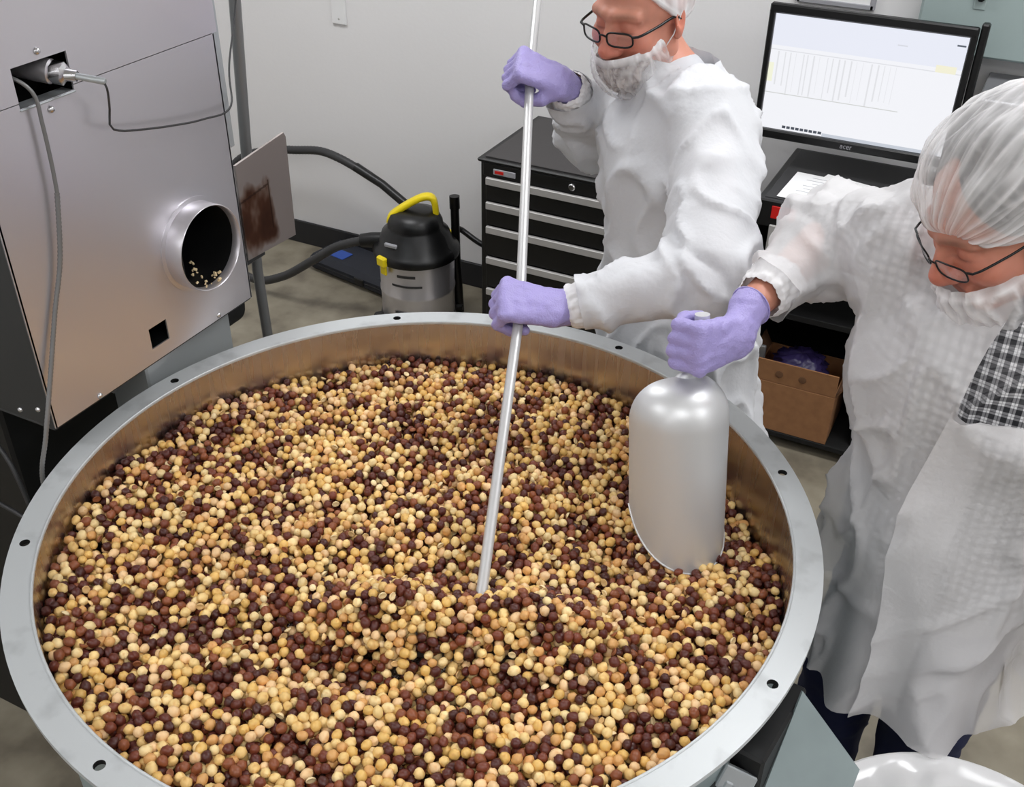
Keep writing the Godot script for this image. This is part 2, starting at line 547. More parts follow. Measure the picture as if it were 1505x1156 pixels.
# keeps the part where f(p) < 0, cutting triangles along the zero line
func clip(net: Array, f: Callable) -> Array:
	var v: PackedVector3Array = net[0]; var idx: PackedInt32Array = net[1]
	var s := PackedFloat32Array(); s.resize(v.size())
	for i in v.size(): s[i] = f.call(v[i])
	var out := PackedInt32Array(); var made := {}
	for k in range(0, idx.size(), 3):
		var t := [idx[k], idx[k + 1], idx[k + 2]]
		var keep := int(s[t[0]] < 0) + int(s[t[1]] < 0) + int(s[t[2]] < 0)
		if keep == 0: continue
		if keep == 3:
			out.append_array(PackedInt32Array(t)); continue
		var poly := []
		for e in 3:
			var a: int = t[e]; var b: int = t[(e + 1) % 3]
			if s[a] < 0: poly.append(a)
			if (s[a] < 0) != (s[b] < 0):
				var key := Vector2i(mini(a, b), maxi(a, b))
				if not made.has(key):
					made[key] = v.size(); v.append(v[a].lerp(v[b], s[a] / (s[a] - s[b]))); s.append(0.0)
				poly.append(made[key])
		for e in range(1, poly.size() - 1): out.append_array(PackedInt32Array([poly[0], poly[e], poly[e + 1]]))
	# drop what is no longer used
	var map := {}; var v2 := PackedVector3Array(); var o2 := PackedInt32Array()
	for i in out:
		if not map.has(i):
			map[i] = v2.size(); v2.append(v[i])
		o2.append(map[i])
	return [v2, o2]

func relax(net: Array, passes := 1, k := 0.5):        # evens out a net; open edges stay where they are
	var v: PackedVector3Array = net[0]; var idx: PackedInt32Array = net[1]
	var seen := {}
	for t in range(0, idx.size(), 3):
		for e in 3:
			var a := idx[t + e]; var b := idx[t + (e + 1) % 3]
			var key := Vector2i(mini(a, b), maxi(a, b))
			seen[key] = seen.get(key, 0) + 1
	for n in passes:
		var sum := PackedVector3Array(); sum.resize(v.size())
		var cnt := PackedInt32Array(); cnt.resize(v.size())
		for key in seen:
			if seen[key] == 1:
				cnt[key.x] = -9999; cnt[key.y] = -9999
				continue
			sum[key.x] += v[key.y]; sum[key.y] += v[key.x]; cnt[key.x] += 1; cnt[key.y] += 1
		for i in v.size():
			if cnt[i] > 0: v[i] = v[i].lerp(sum[i] / cnt[i], k)
	net[0] = v

func net_mesh(nets_: Array, origin := Vector3.ZERO, col = null) -> ArrayMesh:      # a list of nets becomes one surface
	var V := PackedVector3Array(); var N := PackedVector3Array(); var I := PackedInt32Array(); var C := PackedColorArray()
	for net in nets_:
		var at := V.size()
		N.append_array(normals(net[0], net[1]))
		for p in net[0]: V.append(p - origin)
		for i in net[1]: I.append(i + at)
		if net.size() > 2: C.append_array(net[2])
		elif col != null:
			for p in net[0]: C.append(col.call(p) if col is Callable else col)
	var a := []; a.resize(Mesh.ARRAY_MAX)
	a[Mesh.ARRAY_VERTEX] = V; a[Mesh.ARRAY_NORMAL] = N; a[Mesh.ARRAY_INDEX] = I
	if C.size() == V.size(): a[Mesh.ARRAY_COLOR] = C
	var m := ArrayMesh.new(); m.add_surface_from_arrays(Mesh.PRIMITIVE_TRIANGLES, a)
	return m

# a grid of points (rows of equal length) as a net; outside is where rows x columns turns to
func grid_net(rows: Array, wrap := false, flip := false) -> Array:
	var v := PackedVector3Array(); var idx := PackedInt32Array()
	var w: int = rows[0].size()
	for r in rows:
		for p in r: v.append(p)
	for i in rows.size() - 1:
		for j in (w if wrap else w - 1):
			var j2 := (j + 1) % w
			var a := i * w + j; var b := i * w + j2; var c := (i + 1) * w + j2; var d := (i + 1) * w + j
			if flip: idx.append_array(PackedInt32Array([a, c, b, a, d, c]))
			else: idx.append_array(PackedInt32Array([a, b, c, a, c, d]))
	return [v, idx]

# =====================================================================  the room
func ceiling_light(x: float, z: float, e: float):
	var o := thing("ceiling_light", "white flat panel light set in the ceiling out of view", "ceiling light", Vector3(x, 2.8, z), "ceiling panel lights")
	put("frame", box_mesh(Vector3(0, -0.012, 0), Vector3(1.24, 0.022, 0.64), 0.004), M.white_plastic, o)
	put("diffuser", box_mesh(Vector3(0, -0.026, 0), Vector3(1.18, 0.006, 0.58), 0.001), M.lamp_diffuser, o)
	var l := AreaLight3D.new(); l.name = "area_light"
	l.area_size = Vector2(1.16, 0.56); l.light_energy = e; l.light_color = Color(0.99, 0.993, 1.0)
	l.area_range = 12.0; l.area_attenuation = 2.0; l.shadow_enabled = true
	l.position = Vector3(0, -0.035, 0); l.rotation_degrees = Vector3(-90, 0, 0)
	o.add_child(l, true)

func setting():
	struct("floor", box_ab(Vector3(-3.7, -0.1, -3.4), Vector3(3.4, 0, 3.5), 0.0), M.concrete_floor, "bare beige grey concrete floor with faint stains", "floor")
	struct("ceiling", box_ab(Vector3(-3.7, 2.8, -3.4), Vector3(3.4, 2.92, 3.5), 0.0), M.ceiling_white, "plain white ceiling above the roasting room", "ceiling")
	struct("wall_back", box_ab(Vector3(-3.7, 0, -3.4), Vector3(3.4, 2.8, -3.23), 0.0), M.wall_paint, "plain white painted wall behind the cabinets", "wall")
	struct("wall_left", box_ab(Vector3(-3.7, 0, -3.4), Vector3(-3.5, 2.8, 3.5), 0.0), M.wall_paint, "plain white painted wall behind the roaster", "wall")
	struct("wall_right", box_ab(Vector3(3.2, 0, -3.4), Vector3(3.4, 2.8, 3.5), 0.0), M.wall_paint, "plain white painted wall on the far right", "wall")
	struct("wall_front", box_ab(Vector3(-3.7, 0, 3.3), Vector3(3.4, 2.8, 3.5), 0.0), M.wall_paint, "plain white painted wall behind the viewer", "wall")
	struct("baseboard_back", box_ab(Vector3(-3.5, 0, -3.23), Vector3(3.2, 0.10, -3.218), 0.002), M.rubber, "dark grey rubber baseboard along the white wall", "baseboard")
	# switch plate on the wall
	var s := thing("wall_plate", "small white blank plate high on the white wall", "wall plate", Vector3(-2.327, 1.01, -3.23))
	put("plate", box_mesh(Vector3(0, 0, 0.004), Vector3(0.062, 0.15, 0.008), 0.003), M.white_plastic, s)
	var st := mb()
	for y in [-0.055, 0.055]:
		st = mb(); dome(st, Vector3(0, y, 0.008), Vector3.BACK, 0.004, 0.002)
		put("screw", done(st), M.handle_aluminium, s)
	var nb := thing("notice_frame", "pale framed notice on the wall above the monitor", "notice", Vector3(-0.585, 1.36, -3.23))
	put("board", box_mesh(Vector3(0, 0, 0.006), Vector3(0.20, 0.27, 0.012), 0.002), M.paper, nb)
	st = mb()
	for k in [[0, -0.14, 0.22, 0.014], [0, 0.14, 0.22, 0.014], [-0.106, 0, 0.014, 0.294], [0.106, 0, 0.014, 0.294]]:
		bx(st, Vector3(k[0], k[1], 0.008), Vector3(k[2], k[3], 0.016), 0.002)
	put("frame", done(st), M.badge_grey, nb)

# =====================================================================  tub
func tub():
	var o := thing("cooling_tub", "large round steel tub with flat grey bolted rim full of hazelnuts", "tub", Vector3(TUB.x, 0, TUB.z))
	var f := CSGCylinder3D.new(); f.name = "flange"; f.radius = R_OUT; f.height = 0.008; f.sides = 160; f.smooth_faces = true
	f.material = M.flange_paint; f.position.y = RIM_Y - 0.004
	o.add_child(f, true)
	var c := CSGCylinder3D.new(); c.name = "opening"; c.operation = CSGShape3D.OPERATION_SUBTRACTION; c.radius = R_IN; c.height = 0.03; c.sides = 160; c.material = M.flange_paint
	f.add_child(c, true)
	for k in 8:
		var a := deg_to_rad(9.2 + 45.0 * k)
		var h := CSGCylinder3D.new(); h.name = "bolt_hole"; h.operation = CSGShape3D.OPERATION_SUBTRACTION; h.radius = 0.0076; h.height = 0.03; h.sides = 20; h.material = M.black_void
		h.position = Vector3(cos(a), 0, sin(a)) * 0.5853; f.add_child(h, true)
	put("basin", lathe_mesh([Vector2(R_IN, RIM_Y - 0.0005), Vector2(R_IN - 0.0015, RIM_Y - 0.004), Vector2(R_IN - 0.0015, 0.70), Vector2(0, 0.70)], Transform3D.IDENTITY, 160), M.tub_steel, o)
	put("lip", lathe_mesh([Vector2(R_IN + 0.002, RIM_Y), Vector2(R_IN + 0.001, RIM_Y + 0.0022), Vector2(R_IN - 0.0012, RIM_Y + 0.0022), Vector2(R_IN - 0.0022, RIM_Y), Vector2(R_IN - 0.0016, RIM_Y - 0.004)], Transform3D.IDENTITY, 160, 80), M.flange_paint, o, "thin raised inner lip")
	put("outer_shell", lathe_mesh([Vector2(0.0, 0.50), Vector2(0.54, 0.50), Vector2(0.568, 0.53), Vector2(0.572, 0.911)], Transform3D.IDENTITY, 128), M.tub_paint, o, "pale grey green outer shell")
	put("plenum", lathe_mesh([Vector2(0.44, 0.22), Vector2(0.46, 0.24), Vector2(0.46, 0.502)], Transform3D.IDENTITY, 64), M.dark_steel, o)
	for k in 4:
		var a := deg_to_rad(45 + 90 * k)
		var b := Vector3(cos(a) * 0.50, 0, sin(a) * 0.50)
		var st := mb(); bx(st, b + Vector3(0, 0.26, 0), Vector3(0.05, 0.52, 0.05), 0.004, Basis(Vector3.UP, -a)); bx(st, b + Vector3(0, 0.006, 0), Vector3(0.10, 0.012, 0.10), 0.003, Basis(Vector3.UP, -a))
		put("leg", done(st), M.tub_paint, o)
	# discharge chute beside the rim: a bent sheet, its flange and the channel under it
	var st2 := mb()
	var P := [Vector3(-0.072, 0.858, -1.030), Vector3(0.024, 0.76, -1.022), Vector3(0.02, 0.66, -0.93), Vector3(-0.09, 0.70, -0.86), Vector3(-0.087, 0.835, -0.93)]
	P = [P[0], P[1], P[1] + (P[3] - P[0]) * 0.85, P[3]]
	for i in P.size(): P[i] = P[i] - Vector3(TUB.x, 0, TUB.z)
	sheet(st2, P, 0.004)
	put("chute_plate", done(st2), M.tub_paint, o, "grey green triangular sheet")
	st2 = mb()
	bar(st2, Vector3(-0.112, 0.815, -0.905) - Vector3(TUB.x, 0, TUB.z), Vector3(-0.155, 0.64, -0.775) - Vector3(TUB.x, 0, TUB.z), 0.046, 0.012)
	bar(st2, Vector3(-0.130, 0.795, -0.905) - Vector3(TUB.x, 0, TUB.z), Vector3(-0.173, 0.62, -0.775) - Vector3(TUB.x, 0, TUB.z), 0.012, 0.05)
	put("chute_channel", done(st2), M.light_steel, o, "bright steel angle")
	st2 = mb()
	bx(st2, Vector3(0.53, 0.70, 0.16), Vector3(0.10, 0.20, 0.24), 0.006, Basis(Vector3.UP, -0.25))
	put("gate_housing", done(st2), M.dark_steel, o)
	st2 = mb()
	bx(st2, Vector3(0.580, 0.735, 0.075), Vector3(0.05, 0.21, 0.15), 0.004, Basis(Vector3.UP, -0.13))
	put("chute_side", done(st2), M.black_steel, o, "dark side sheet of the chute")
	st2 = mb()
	dome(st2, Vector3(0.600, 0.800, 0.085), Vector3(0.4, 0.6, 0.3), 0.006, 0.004)
	put("chute_bolt", done(st2), M.chrome, o)

func sheet(st: SurfaceTool, P: Array, t: float):        # planar-ish polygon with thickness, fan from its middle
	var mid := Vector3.ZERO
	for p in P: mid += p / P.size()
	var n: Vector3 = (P[1] - P[0]).cross(P[2] - P[0]).normalized() * t * 0.5
	st.set_smooth_group(-1)
	for i in P.size():
		var a: Vector3 = P[i]; var b: Vector3 = P[(i + 1) % P.size()]
		t_out(st, mid + n, a + n, b + n, mid - n * 4); t_out(st, mid - n, a - n, b - n, mid + n * 4)
		q_out(st, a - n, b - n, b + n, a + n, mid)

func bar(st: SurfaceTool, a: Vector3, b: Vector3, w: float, h: float):
	bx(st, (a + b) * 0.5, Vector3(w, (b - a).length(), h), 0.002, frame_of(b - a))

# =====================================================================  nuts
func bed(x: float, z: float) -> float:       # height of the top of the nuts
	var dx := x - TUB.x; var dz := z - TUB.z
	var r := sqrt(dx * dx + dz * dz) / R_IN
	var a := rad_to_deg(atan2(dz, dx))
	var A := [-180, -168, -145, -121, -75, -49, -35, -15, 15, 60, 133, 162, 180]
	var Hh := [0.856, 0.853, 0.836, 0.842, 0.822, 0.775, 0.790, 0.842, 0.868, 0.872, 0.878, 0.872, 0.856]
	var w := 0.85
	for i in A.size() - 1:
		if a >= A[i] and a <= A[i + 1]:
			w = lerpf(Hh[i], Hh[i + 1], (a - A[i]) / float(A[i + 1] - A[i]))
	var h := lerpf(0.842, w, r * r)
	h += n1.get_noise_2d(x * 7.0, z * 7.0) * 0.008
	h += 0.060 * bump(x, z, -0.620, -0.905, 0.085, 0.040, -0.35) + 0.062 * bump(x, z, -0.420, -0.985, 0.085, 0.048, 0.45)
	h -= 0.030 * bump(x, z, -0.53, -1.04, 0.09, 0.035, 0.0)
	h -= 0.034 * bump(x, z, -0.40, -1.18, 0.10, 0.032, 0.9)
	h -= 0.026 * bump(x, z, -0.60, -0.805, 0.14, 0.03, -0.3)
	return h

func bump(x: float, z: float, cx: float, cz: float, sx: float, sz: float, rot: float) -> float:
	var dx := x - cx; var dz := z - cz
	var u := (dx * cos(rot) + dz * sin(rot)) / sx; var v := (-dx * sin(rot) + dz * cos(rot)) / sz
	return exp(-0.5 * (u * u + v * v))

func to_pixel(p: Vector3) -> Vector3:
	var b := Basis.from_euler(Vector3(deg_to_rad(PITCH), deg_to_rad(YAW), deg_to_rad(ROLL)))
	var q := b.inverse() * (p - CAM)
	return Vector3(752.5 + q.x / -q.z * FOCAL, 578 - q.y / -q.z * FOCAL, -q.z)

func nut_mesh(seed_: int, tip: float, tint: Callable, rings := 7, seg := 10) -> ArrayMesh:
	var rows := []; var cols := PackedColorArray()
	for i in rings + 1:
		var row := []
		var ph := PI * i / rings
		for k in seg:
			var a := TAU * k / seg
			var d := Vector3(sin(ph) * cos(a), cos(ph), sin(ph) * sin(a))
			var r := 1.0 + n1.get_noise_3d(d.x * 1.3 + seed_ * 9.0, d.y * 1.3, d.z * 1.3) * 0.16
			var p := d * r
			p.y += tip * pow(maxf(d.y, 0.0), 5.0)
			row.append(p)
			cols.append(tint.call(d + Vector3(seed_ * 5.0, 0, 0)))
		rows.append(row)
	var g := grid_net(rows, true, false)
	g.append(cols)
	return net_mesh([g])

func chip_mesh() -> ArrayMesh:          # a broken half: dome with a hollow flat face
	var rows := []
	for pr in [[0.0, 0.62], [0.45, 0.55], [0.8, 0.34], [1.0, 0.0], [0.86, -0.06], [0.5, 0.10], [0.0, 0.14]]:
		var row := []
		for k in 8:
			var a := TAU * k / 8.0
			row.append(Vector3(cos(a) * pr[0], pr[1], sin(a) * pr[0] * 0.86))
		rows.append(row)
	return net_mesh([grid_net(rows, true, false)], Vector3.ZERO, Color(1, 1, 1))

func nuts():
	var D := NUT_R * 2.0
	var cell := D
	var grid := {}
	var pos := []
	var fails := 0
	while fails < 3000 and pos.size() < 26000:
		var best := Vector3.ZERO; var bd := 1e9
		for c in 4:
			var rr := sqrt(rng.randf()) * (R_IN - NUT_R - 0.002); var aa := rng.randf() * TAU
			var x := TUB.x + rr * cos(aa); var z := TUB.z + rr * sin(aa)
			var b := bed(x, z)
			var y := b - D * 3.7
			var gx := int(floor(x / cell)); var gz := int(floor(z / cell))
			for i in 3:
				for j in 3:
					var L = grid.get(Vector2i(gx + i - 1, gz + j - 1))
					if L == null: continue
					for q in L:
						var d2: float = (q.x - x) * (q.x - x) + (q.z - z) * (q.z - z)
						if d2 < D * D * 0.92: y = maxf(y, q.y + sqrt(maxf(0.0, D * D * 0.92 - d2)))
			if y - b < bd:
				bd = y - b; best = Vector3(x, y, z)
		if bd > -NUT_R * 0.7:
			fails += 1
			continue
		fails = 0
		pos.append(best)
		var key := Vector2i(int(floor(best.x / cell)), int(floor(best.z / cell)))
		if not grid.has(key): grid[key] = []
		grid[key].append(best)
	# which are whole pale, dark in their skin, or broken
	var pale_pos := []; var dark_pos := []; var chip_pos := []
	var near := []
	for p in pos:
		var clump := n2.get_noise_3d(p.x * 14.0, p.y * 14.0, p.z * 14.0) * 0.42
		var u := rng.randf() + clump
		var kind := 0 if u < 0.60 else 1
		var q := to_pixel(p)
		if q.x > 70 and q.x < 1150 and q.y < 1147 and q.y > 980 and p.y > bed(p.x, p.z) - D * 0.95:
			near.append([q.z, p, kind])
		elif rng.randf() < 0.10: chip_pos.append(p + Vector3(0, NUT_R * 0.25, 0))
		elif kind == 0: pale_pos.append(p)
		else: dark_pos.append(p)
	near.sort_custom(func(a, b): return a[0] < b[0])
	var pale_tint := func(d: Vector3):
		var k := n2.get_noise_3d(d.x * 1.6, d.y * 1.6, d.z * 1.6)
		return Color(1, 1, 1).lerp(Color(0.80, 0.62, 0.42), clampf(k * 1.5 - 0.35, 0, 1))
	var dark_tint := func(d: Vector3):
		var k := n2.get_noise_3d(d.x * 1.5 + 40.0, d.y * 1.5, d.z * 1.5)
		return Color(1, 1, 1).lerp(Color(5.5, 7.5, 7.5), clampf(k * 5.0 - 2.3, 0, 0.8))
	var pm := nut_mesh(1, 0.14, pale_tint); var dm := nut_mesh(2, 0.16, dark_tint)
	var pales := [lin(242, 210, 142), lin(236, 198, 126), lin(247, 220, 160), lin(230, 188, 108), lin(242, 204, 152), lin(218, 166, 102)]
	var darks := [lin(94, 41, 27), lin(72, 30, 22), lin(116, 57, 37), lin(84, 36, 29), lin(136, 76, 45)]
	multi("pale_hazelnuts", "mass of pale blanched hazelnuts filling the round tub", pm, pale_pos, pales)
	multi("dark_hazelnuts", "mass of dark brown skinned hazelnuts mixed through the tub", dm, dark_pos, darks)
	multi("broken_hazelnuts", "pale broken hazelnut halves scattered among the whole nuts", chip_mesh(), chip_pos, [lin(246, 222, 172), lin(238, 200, 140), lin(150, 92, 60)], 0.92)
	# the 300 that show largest stand alone
	var mats := [[], []]
	for k in 2:
		for c in (pales if k == 0 else darks):
			var m: StandardMaterial3D = M.nut_skin.duplicate(); m.albedo_color = c.linear_to_srgb(); m.resource_name = "nut_skin_tone"
			mats[k].append(m)
	for i in near.size():
		var p: Vector3 = near[i][1]; var kind: int = near[i][2]
		if i >= 300:
			continue
		var o := MeshInstance3D.new(); o.name = nm("hazelnut")
		o.mesh = pm if kind == 0 else dm
		o.material_override = mats[kind][rng.randi() % mats[kind].size()]
		o.transform = Transform3D(nut_basis(1.0), p)
		add_child(o, true)
		tag(o, ["single pale blanched hazelnut in the band along the near rim of the tub", "single dark skinned hazelnut in the band along the near rim of the tub"][kind], "hazelnut", ["pale hazelnuts along the near rim", "dark hazelnuts along the near rim"][kind])
	var rest := [[], []]
	for i in range(300, near.size()): rest[near[i][2]].append(near[i][1])
	add_to("pale_hazelnuts", rest[0], pales); add_to("dark_hazelnuts", rest[1], darks)

var multis := {}
func nut_basis(s: float) -> Basis:
	var b := Basis.from_euler(Vector3(rng.randf() * TAU, rng.randf() * TAU, rng.randf() * TAU))
	var k := NUT_R * s * (0.94 + rng.randf() * 0.2)
	return b * Basis.from_scale(Vector3(k, k * (0.92 + rng.randf() * 0.28), k))

func multi(called: String, label: String, mesh: Mesh, at: Array, tones: Array, s := 1.0):
	multis[called] = [label, mesh, at, tones, s]
	if called == "broken_hazelnuts": add_to(called, [], tones)

func add_to(called: String, more: Array, tones: Array):
	var d: Array = multis[called]
	var at: Array = d[2] + more
	var mm := MultiMesh.new(); mm.transform_format = MultiMesh.TRANSFORM_3D; mm.use_colors = true
	mm.mesh = d[1]; mm.instance_count = at.size()
	for i in at.size():
		mm.set_instance_transform(i, Transform3D(nut_basis(d[4]), at[i]))
		var c: Color = tones[rng.randi() % tones.size()]
		mm.set_instance_color(i, c * (0.88 + rng.randf() * 0.24))
	var o := MultiMeshInstance3D.new(); o.name = nm(called); o.multimesh = mm; o.material_override = M.nut_skin
	add_child(o, true)
	o.set_meta("kind", "stuff"); tag(o, d[0], "hazelnuts")

# =====================================================================  roaster
const FX := -1.27          # front face of the roaster

func panel(called: String, parent: Node, lo: Vector3, hi: Vector3, m: Material, holes: Array):
	var b := CSGBox3D.new(); b.name = called; b.size = hi - lo; b.position = (lo + hi) * 0.5; b.material = m
	parent.add_child(b, true)
	for h in holes:
		var c: CSGShape3D = h; c.operation = CSGShape3D.OPERATION_SUBTRACTION; c.material = m
		c.position -= b.position; b.add_child(c, true)
	return b

func hole_box(c: Vector3, s: Vector3) -> CSGBox3D:
	var b := CSGBox3D.new(); b.name = "hole"; b.position = c; b.size = s
	return b

func roaster():
	var base := Vector3(FX, 0, -1.15)
	var o := thing("roaster", "tall stainless steel roasting machine with round outlet over the tub", "roaster", base)
	var R := func(p: Vector3) -> Vector3: return p - base
	# front sheets: the lower one with the outlet hole and two cut-outs, the upper one above the seam
	var cyl := CSGCylinder3D.new(); cyl.name = "hole"; cyl.radius = 0.0755; cyl.height = 0.1; cyl.sides = 64
	cyl.rotation_degrees = Vector3(0, 0, 90); cyl.position = R.call(Vector3(FX, 1.14, -1.273))
	panel("front_panel", o, R.call(Vector3(FX - 0.003, 0.972, -1.398)), R.call(Vector3(FX, 1.4788, -0.900)), M.brushed_steel,
		[cyl, hole_box(R.call(Vector3(FX, 1.0175, -1.1495)), Vector3(0.1, 0.040, 0.043)), hole_box(R.call(Vector3(FX, 1.49, -1.035)), Vector3(0.1, 0.036, 0.10))])
	panel("front_panel_upper", o, R.call(Vector3(FX - 0.003, 1.4802, -1.405)), R.call(Vector3(FX + 0.0005, 2.25, -0.897)), M.brushed_steel,
		[hole_box(R.call(Vector3(FX, 1.50, -1.035)), Vector3(0.1, 0.058, 0.10))])
	put("body", box_ab(R.call(Vector3(-2.2, 0.972, -1.39)), R.call(Vector3(FX - 0.10, 2.25, -0.912)), 0.004), M.black_void, o)
	var st := mb()
	bx(st, R.call(Vector3((-2.2 + FX) * 0.5, 1.61, -0.9025)), Vector3(2.2 + FX, 1.28, 0.005), 0.001)
	put("side_panel", done(st), M.dark_steel, o, "dark grey side panel")
	st = mb()
	bx(st, R.call(Vector3((-2.2 + FX) * 0.5, 1.61, -1.396)), Vector3(2.2 + FX, 1.28, 0.005), 0.001)
	bx(st, R.call(Vector3(FX - 0.02, 1.76, -1.414)), Vector3(0.02, 0.98, 0.018), 0.002)
	put("side_panel", done(st), M.light_steel, o)
	put("top_panel", box_ab(R.call(Vector3(-2.2, 2.25, -1.40)), R.call(Vector3(FX, 2.256, -0.90)), 0.001), M.brushed_steel, o)
	put("floor_panel", box_ab(R.call(Vector3(-2.2, 0.966, -1.398)), R.call(Vector3(FX - 0.004, 0.971, -0.900)), 0.001), M.dark_steel, o)
	# folded lip under the upper cut-out
	st = mb()
	bx(st, R.call(Vector3(FX - 0.012, 1.470, -1.035)), Vector3(0.03, 0.003, 0.102), 0.001)
	put("hole_lip", done(st), M.light_steel, o)
	put("hole_back", box_ab(R.call(Vector3(FX - 0.098, 1.42, -1.13)), R.call(Vector3(FX - 0.09, 1.58, -0.94)), 0.001), M.black_void, o)
	# outlet: a short tube with a bright edge, dark inside
	var tx := Transform3D(Basis(Vector3(0, 1, 0), Vector3(1, 0, 0), Vector3(0, 0, -1)), R.call(Vector3(FX, 1.14, -1.273)))
	put("outlet_tube", lathe_mesh([Vector2(0.0785, -0.002), Vector2(0.0785, 0.036), Vector2(0.0770, 0.0375), Vector2(0.0755, 0.036), Vector2(0.0752, 0.02)], tx, 64, 80), M.brushed_steel, o)
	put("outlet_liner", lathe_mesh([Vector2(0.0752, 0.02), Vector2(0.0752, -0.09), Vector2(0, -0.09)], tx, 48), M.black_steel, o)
	put("outlet_collar", lathe_mesh([Vector2(0.086, 0.0), Vector2(0.086, 0.002), Vector2(0.078, 0.003)], tx, 64), M.brushed_steel, o)
	st = mb()
	bx(st, R.call(Vector3(FX - 0.04, 1.135, -1.245)), Vector3(0.06, 0.14, 0.004), 0.001)
	put("outlet_vane", done(st), M.black_steel, o)
	# bolts
	for b in [[FX + 0.001, 1.541, -1.035], [FX + 0.001, 1.457, -1.036], [FX, 0.978, -0.997], [FX, 0.980, -1.300]]:
		st = mb(); dome(st, R.call(Vector3(b[0], b[1], b[2])), Vector3.RIGHT, 0.0055, 0.0045)
		put("bolt", done(st), M.chrome, o)
	for b in [[-1.30, 1.00], [-1.345, 0.985]]:
		st = mb(); dome(st, R.call(Vector3(b[0], b[1], -0.900)), Vector3.BACK, 0.005, 0.004)
		put("bolt", done(st), M.chrome, o)
	# temperature probe through the cut-out
	var d := Vector3(0.82, -0.12, -0.30).normalized()
	var p0 := Vector3(FX - 0.06, 1.512, -1.040)
	var px := Transform3D(frame_of(d), R.call(p0))
	var pr := put("probe", lathe_mesh([Vector2(0.0, 0.0), Vector2(0.016, 0.0), Vector2(0.018, 0.03), Vector2(0.018, 0.055), Vector2(0.0135, 0.058), Vector2(0.0135, 0.075)], px, 24), M.brushed_steel, o)
	put("nut", lathe_mesh([Vector2(0.0, 0.058), Vector2(0.017, 0.058), Vector2(0.017, 0.074), Vector2(0.010, 0.078), Vector2(0.008, 0.094), Vector2(0.0, 0.094)], px, 6, 10), M.chrome, pr, "hexagonal bright nut")
	put("tip", lathe_mesh([Vector2(0.0052, 0.09), Vector2(0.0052, 0.134), Vector2(0.0038, 0.136), Vector2(0.0, 0.136)], px, 14), M.light_steel, pr)
	var e := p0 + d * 0.133
	put("probe_wire", tube_mesh(spline([R.call(e), R.call(e + Vector3(0.004, -0.012, 0.0)), R.call(Vector3(FX + 0.028, 1.437, -1.118)), R.call(Vector3(FX + 0.026, 1.412, -1.114)), R.call(Vector3(FX + 0.024, 1.399, -1.130)), R.call(Vector3(FX + 0.022, 1.388, -1.165)), R.call(Vector3(FX + 0.022, 1.371, -1.24)), R.call(Vector3(FX + 0.02, 1.357, -1.32)), R.call(Vector3(FX + 0.012, 1.353, -1.40)), R.call(Vector3(-1.31, 1.40, -1.47)), R.call(Vector3(-1.38, 1.52, -1.60)), R.call(Vector3(-1.38, 1.75, -1.60))], 0.012), 0.0018, 6), M.hose_grey, o)
	# armoured flexible conduit out of the cut-out and down past the lower edge
	var up := spline([R.call(Vector3(FX - 0.06, 1.51, -0.99)), R.call(Vector3(FX - 0.01, 1.513, -0.992)), R.call(Vector3(FX + 0.010, 1.490, -1.005)), R.call(Vector3(FX + 0.012, 1.448, -1.006)), R.call(Vector3(FX + 0.012, 1.387, -1.005)), R.call(Vector3(FX + 0.012, 1.340, -1.002))], 0.008)
	put("conduit", tube_mesh(up, 0.0031, 8), M.pipe_grey, o)
	var down := spline([R.call(Vector3(FX + 0.012, 1.342, -1.002)), R.call(Vector3(FX + 0.010, 1.243, -0.980)), R.call(Vector3(FX + 0.008, 1.164, -0.948)), R.call(Vector3(FX + 0.010, 1.063, -0.906)), R.call(Vector3(FX + 0.012, 0.979, -0.870)), R.call(Vector3(FX + 0.0, 0.905, -0.852)), R.call(Vector3(FX - 0.02, 0.78, -0.86))], 0.0032)
	put("armoured_conduit", tube_mesh(down, 0.0042, 8, true, 0.16), M.pipe_grey, o)
	# rusty plate on the far side
	var pts := PackedVector2Array([Vector2(0, 0), Vector2(0.152, -0.008), Vector2(0.155, 0.202), Vector2(0.150, 0.212), Vector2(0, 0.196)])
	st = mb(); prism(st, pts, Transform3D(Basis(Vector3(0, 0, -1), Vector3(0, 1, 0), Vector3(1, 0, 0)), R.call(Vector3(-1.30, 1.028, -1.434))), 0.005)
	var pm := plate_uv(done(st), R.call(Vector3(-1.30, 1.02, -1.434)))
	put("side_plate", pm, M.rusty_steel, o, "steel plate with a rusty brown stain")
	st = mb(); bx(st, R.call(Vector3(-1.312, 1.10, -1.425)), Vector3(0.02, 0.10, 0.05), 0.003); bx(st, R.call(Vector3(-1.35, 1.03, -1.46)), Vector3(0.10, 0.03, 0.06), 0.003)
	put("plate_bracket", done(st), M.dark_steel, o)
	# undercarriage
	put("pedestal", box_ab(R.call(Vector3(-2.2, 0.0, -1.36)), R.call(Vector3(-1.45, 0.966, -0.93)), 0.006), M.black_steel, o)
	put("duct_block", box_ab(R.call(Vector3(-1.40, 0.80, -1.36)), R.call(Vector3(-1.30, 0.962, -1.13)), 0.004), M.light_steel, o)
	st = mb()
	bx(st, R.call(Vector3(-1.34, 0.945, -1.08)), Vector3(0.018, 0.06, 0.010), 0.002)
	bx(st, R.call(Vector3(-1.325, 0.93, -1.14)), Vector3(0.012, 0.07, 0.012), 0.002)
	put("strut", done(st), M.pipe_grey, o)
	st = mb()
	lathe(st, [Vector2(0, -0.07), Vector2(0.038, -0.07), Vector2(0.05, -0.056), Vector2(0.05, 0.056), Vector2(0.038, 0.07), Vector2(0, 0.07)], Transform3D(Basis(Vector3(0, 1, 0), Vector3(0, 0, 1), Vector3(1, 0, 0)), R.call(Vector3(-1.395, 0.905, -1.40))), 28)
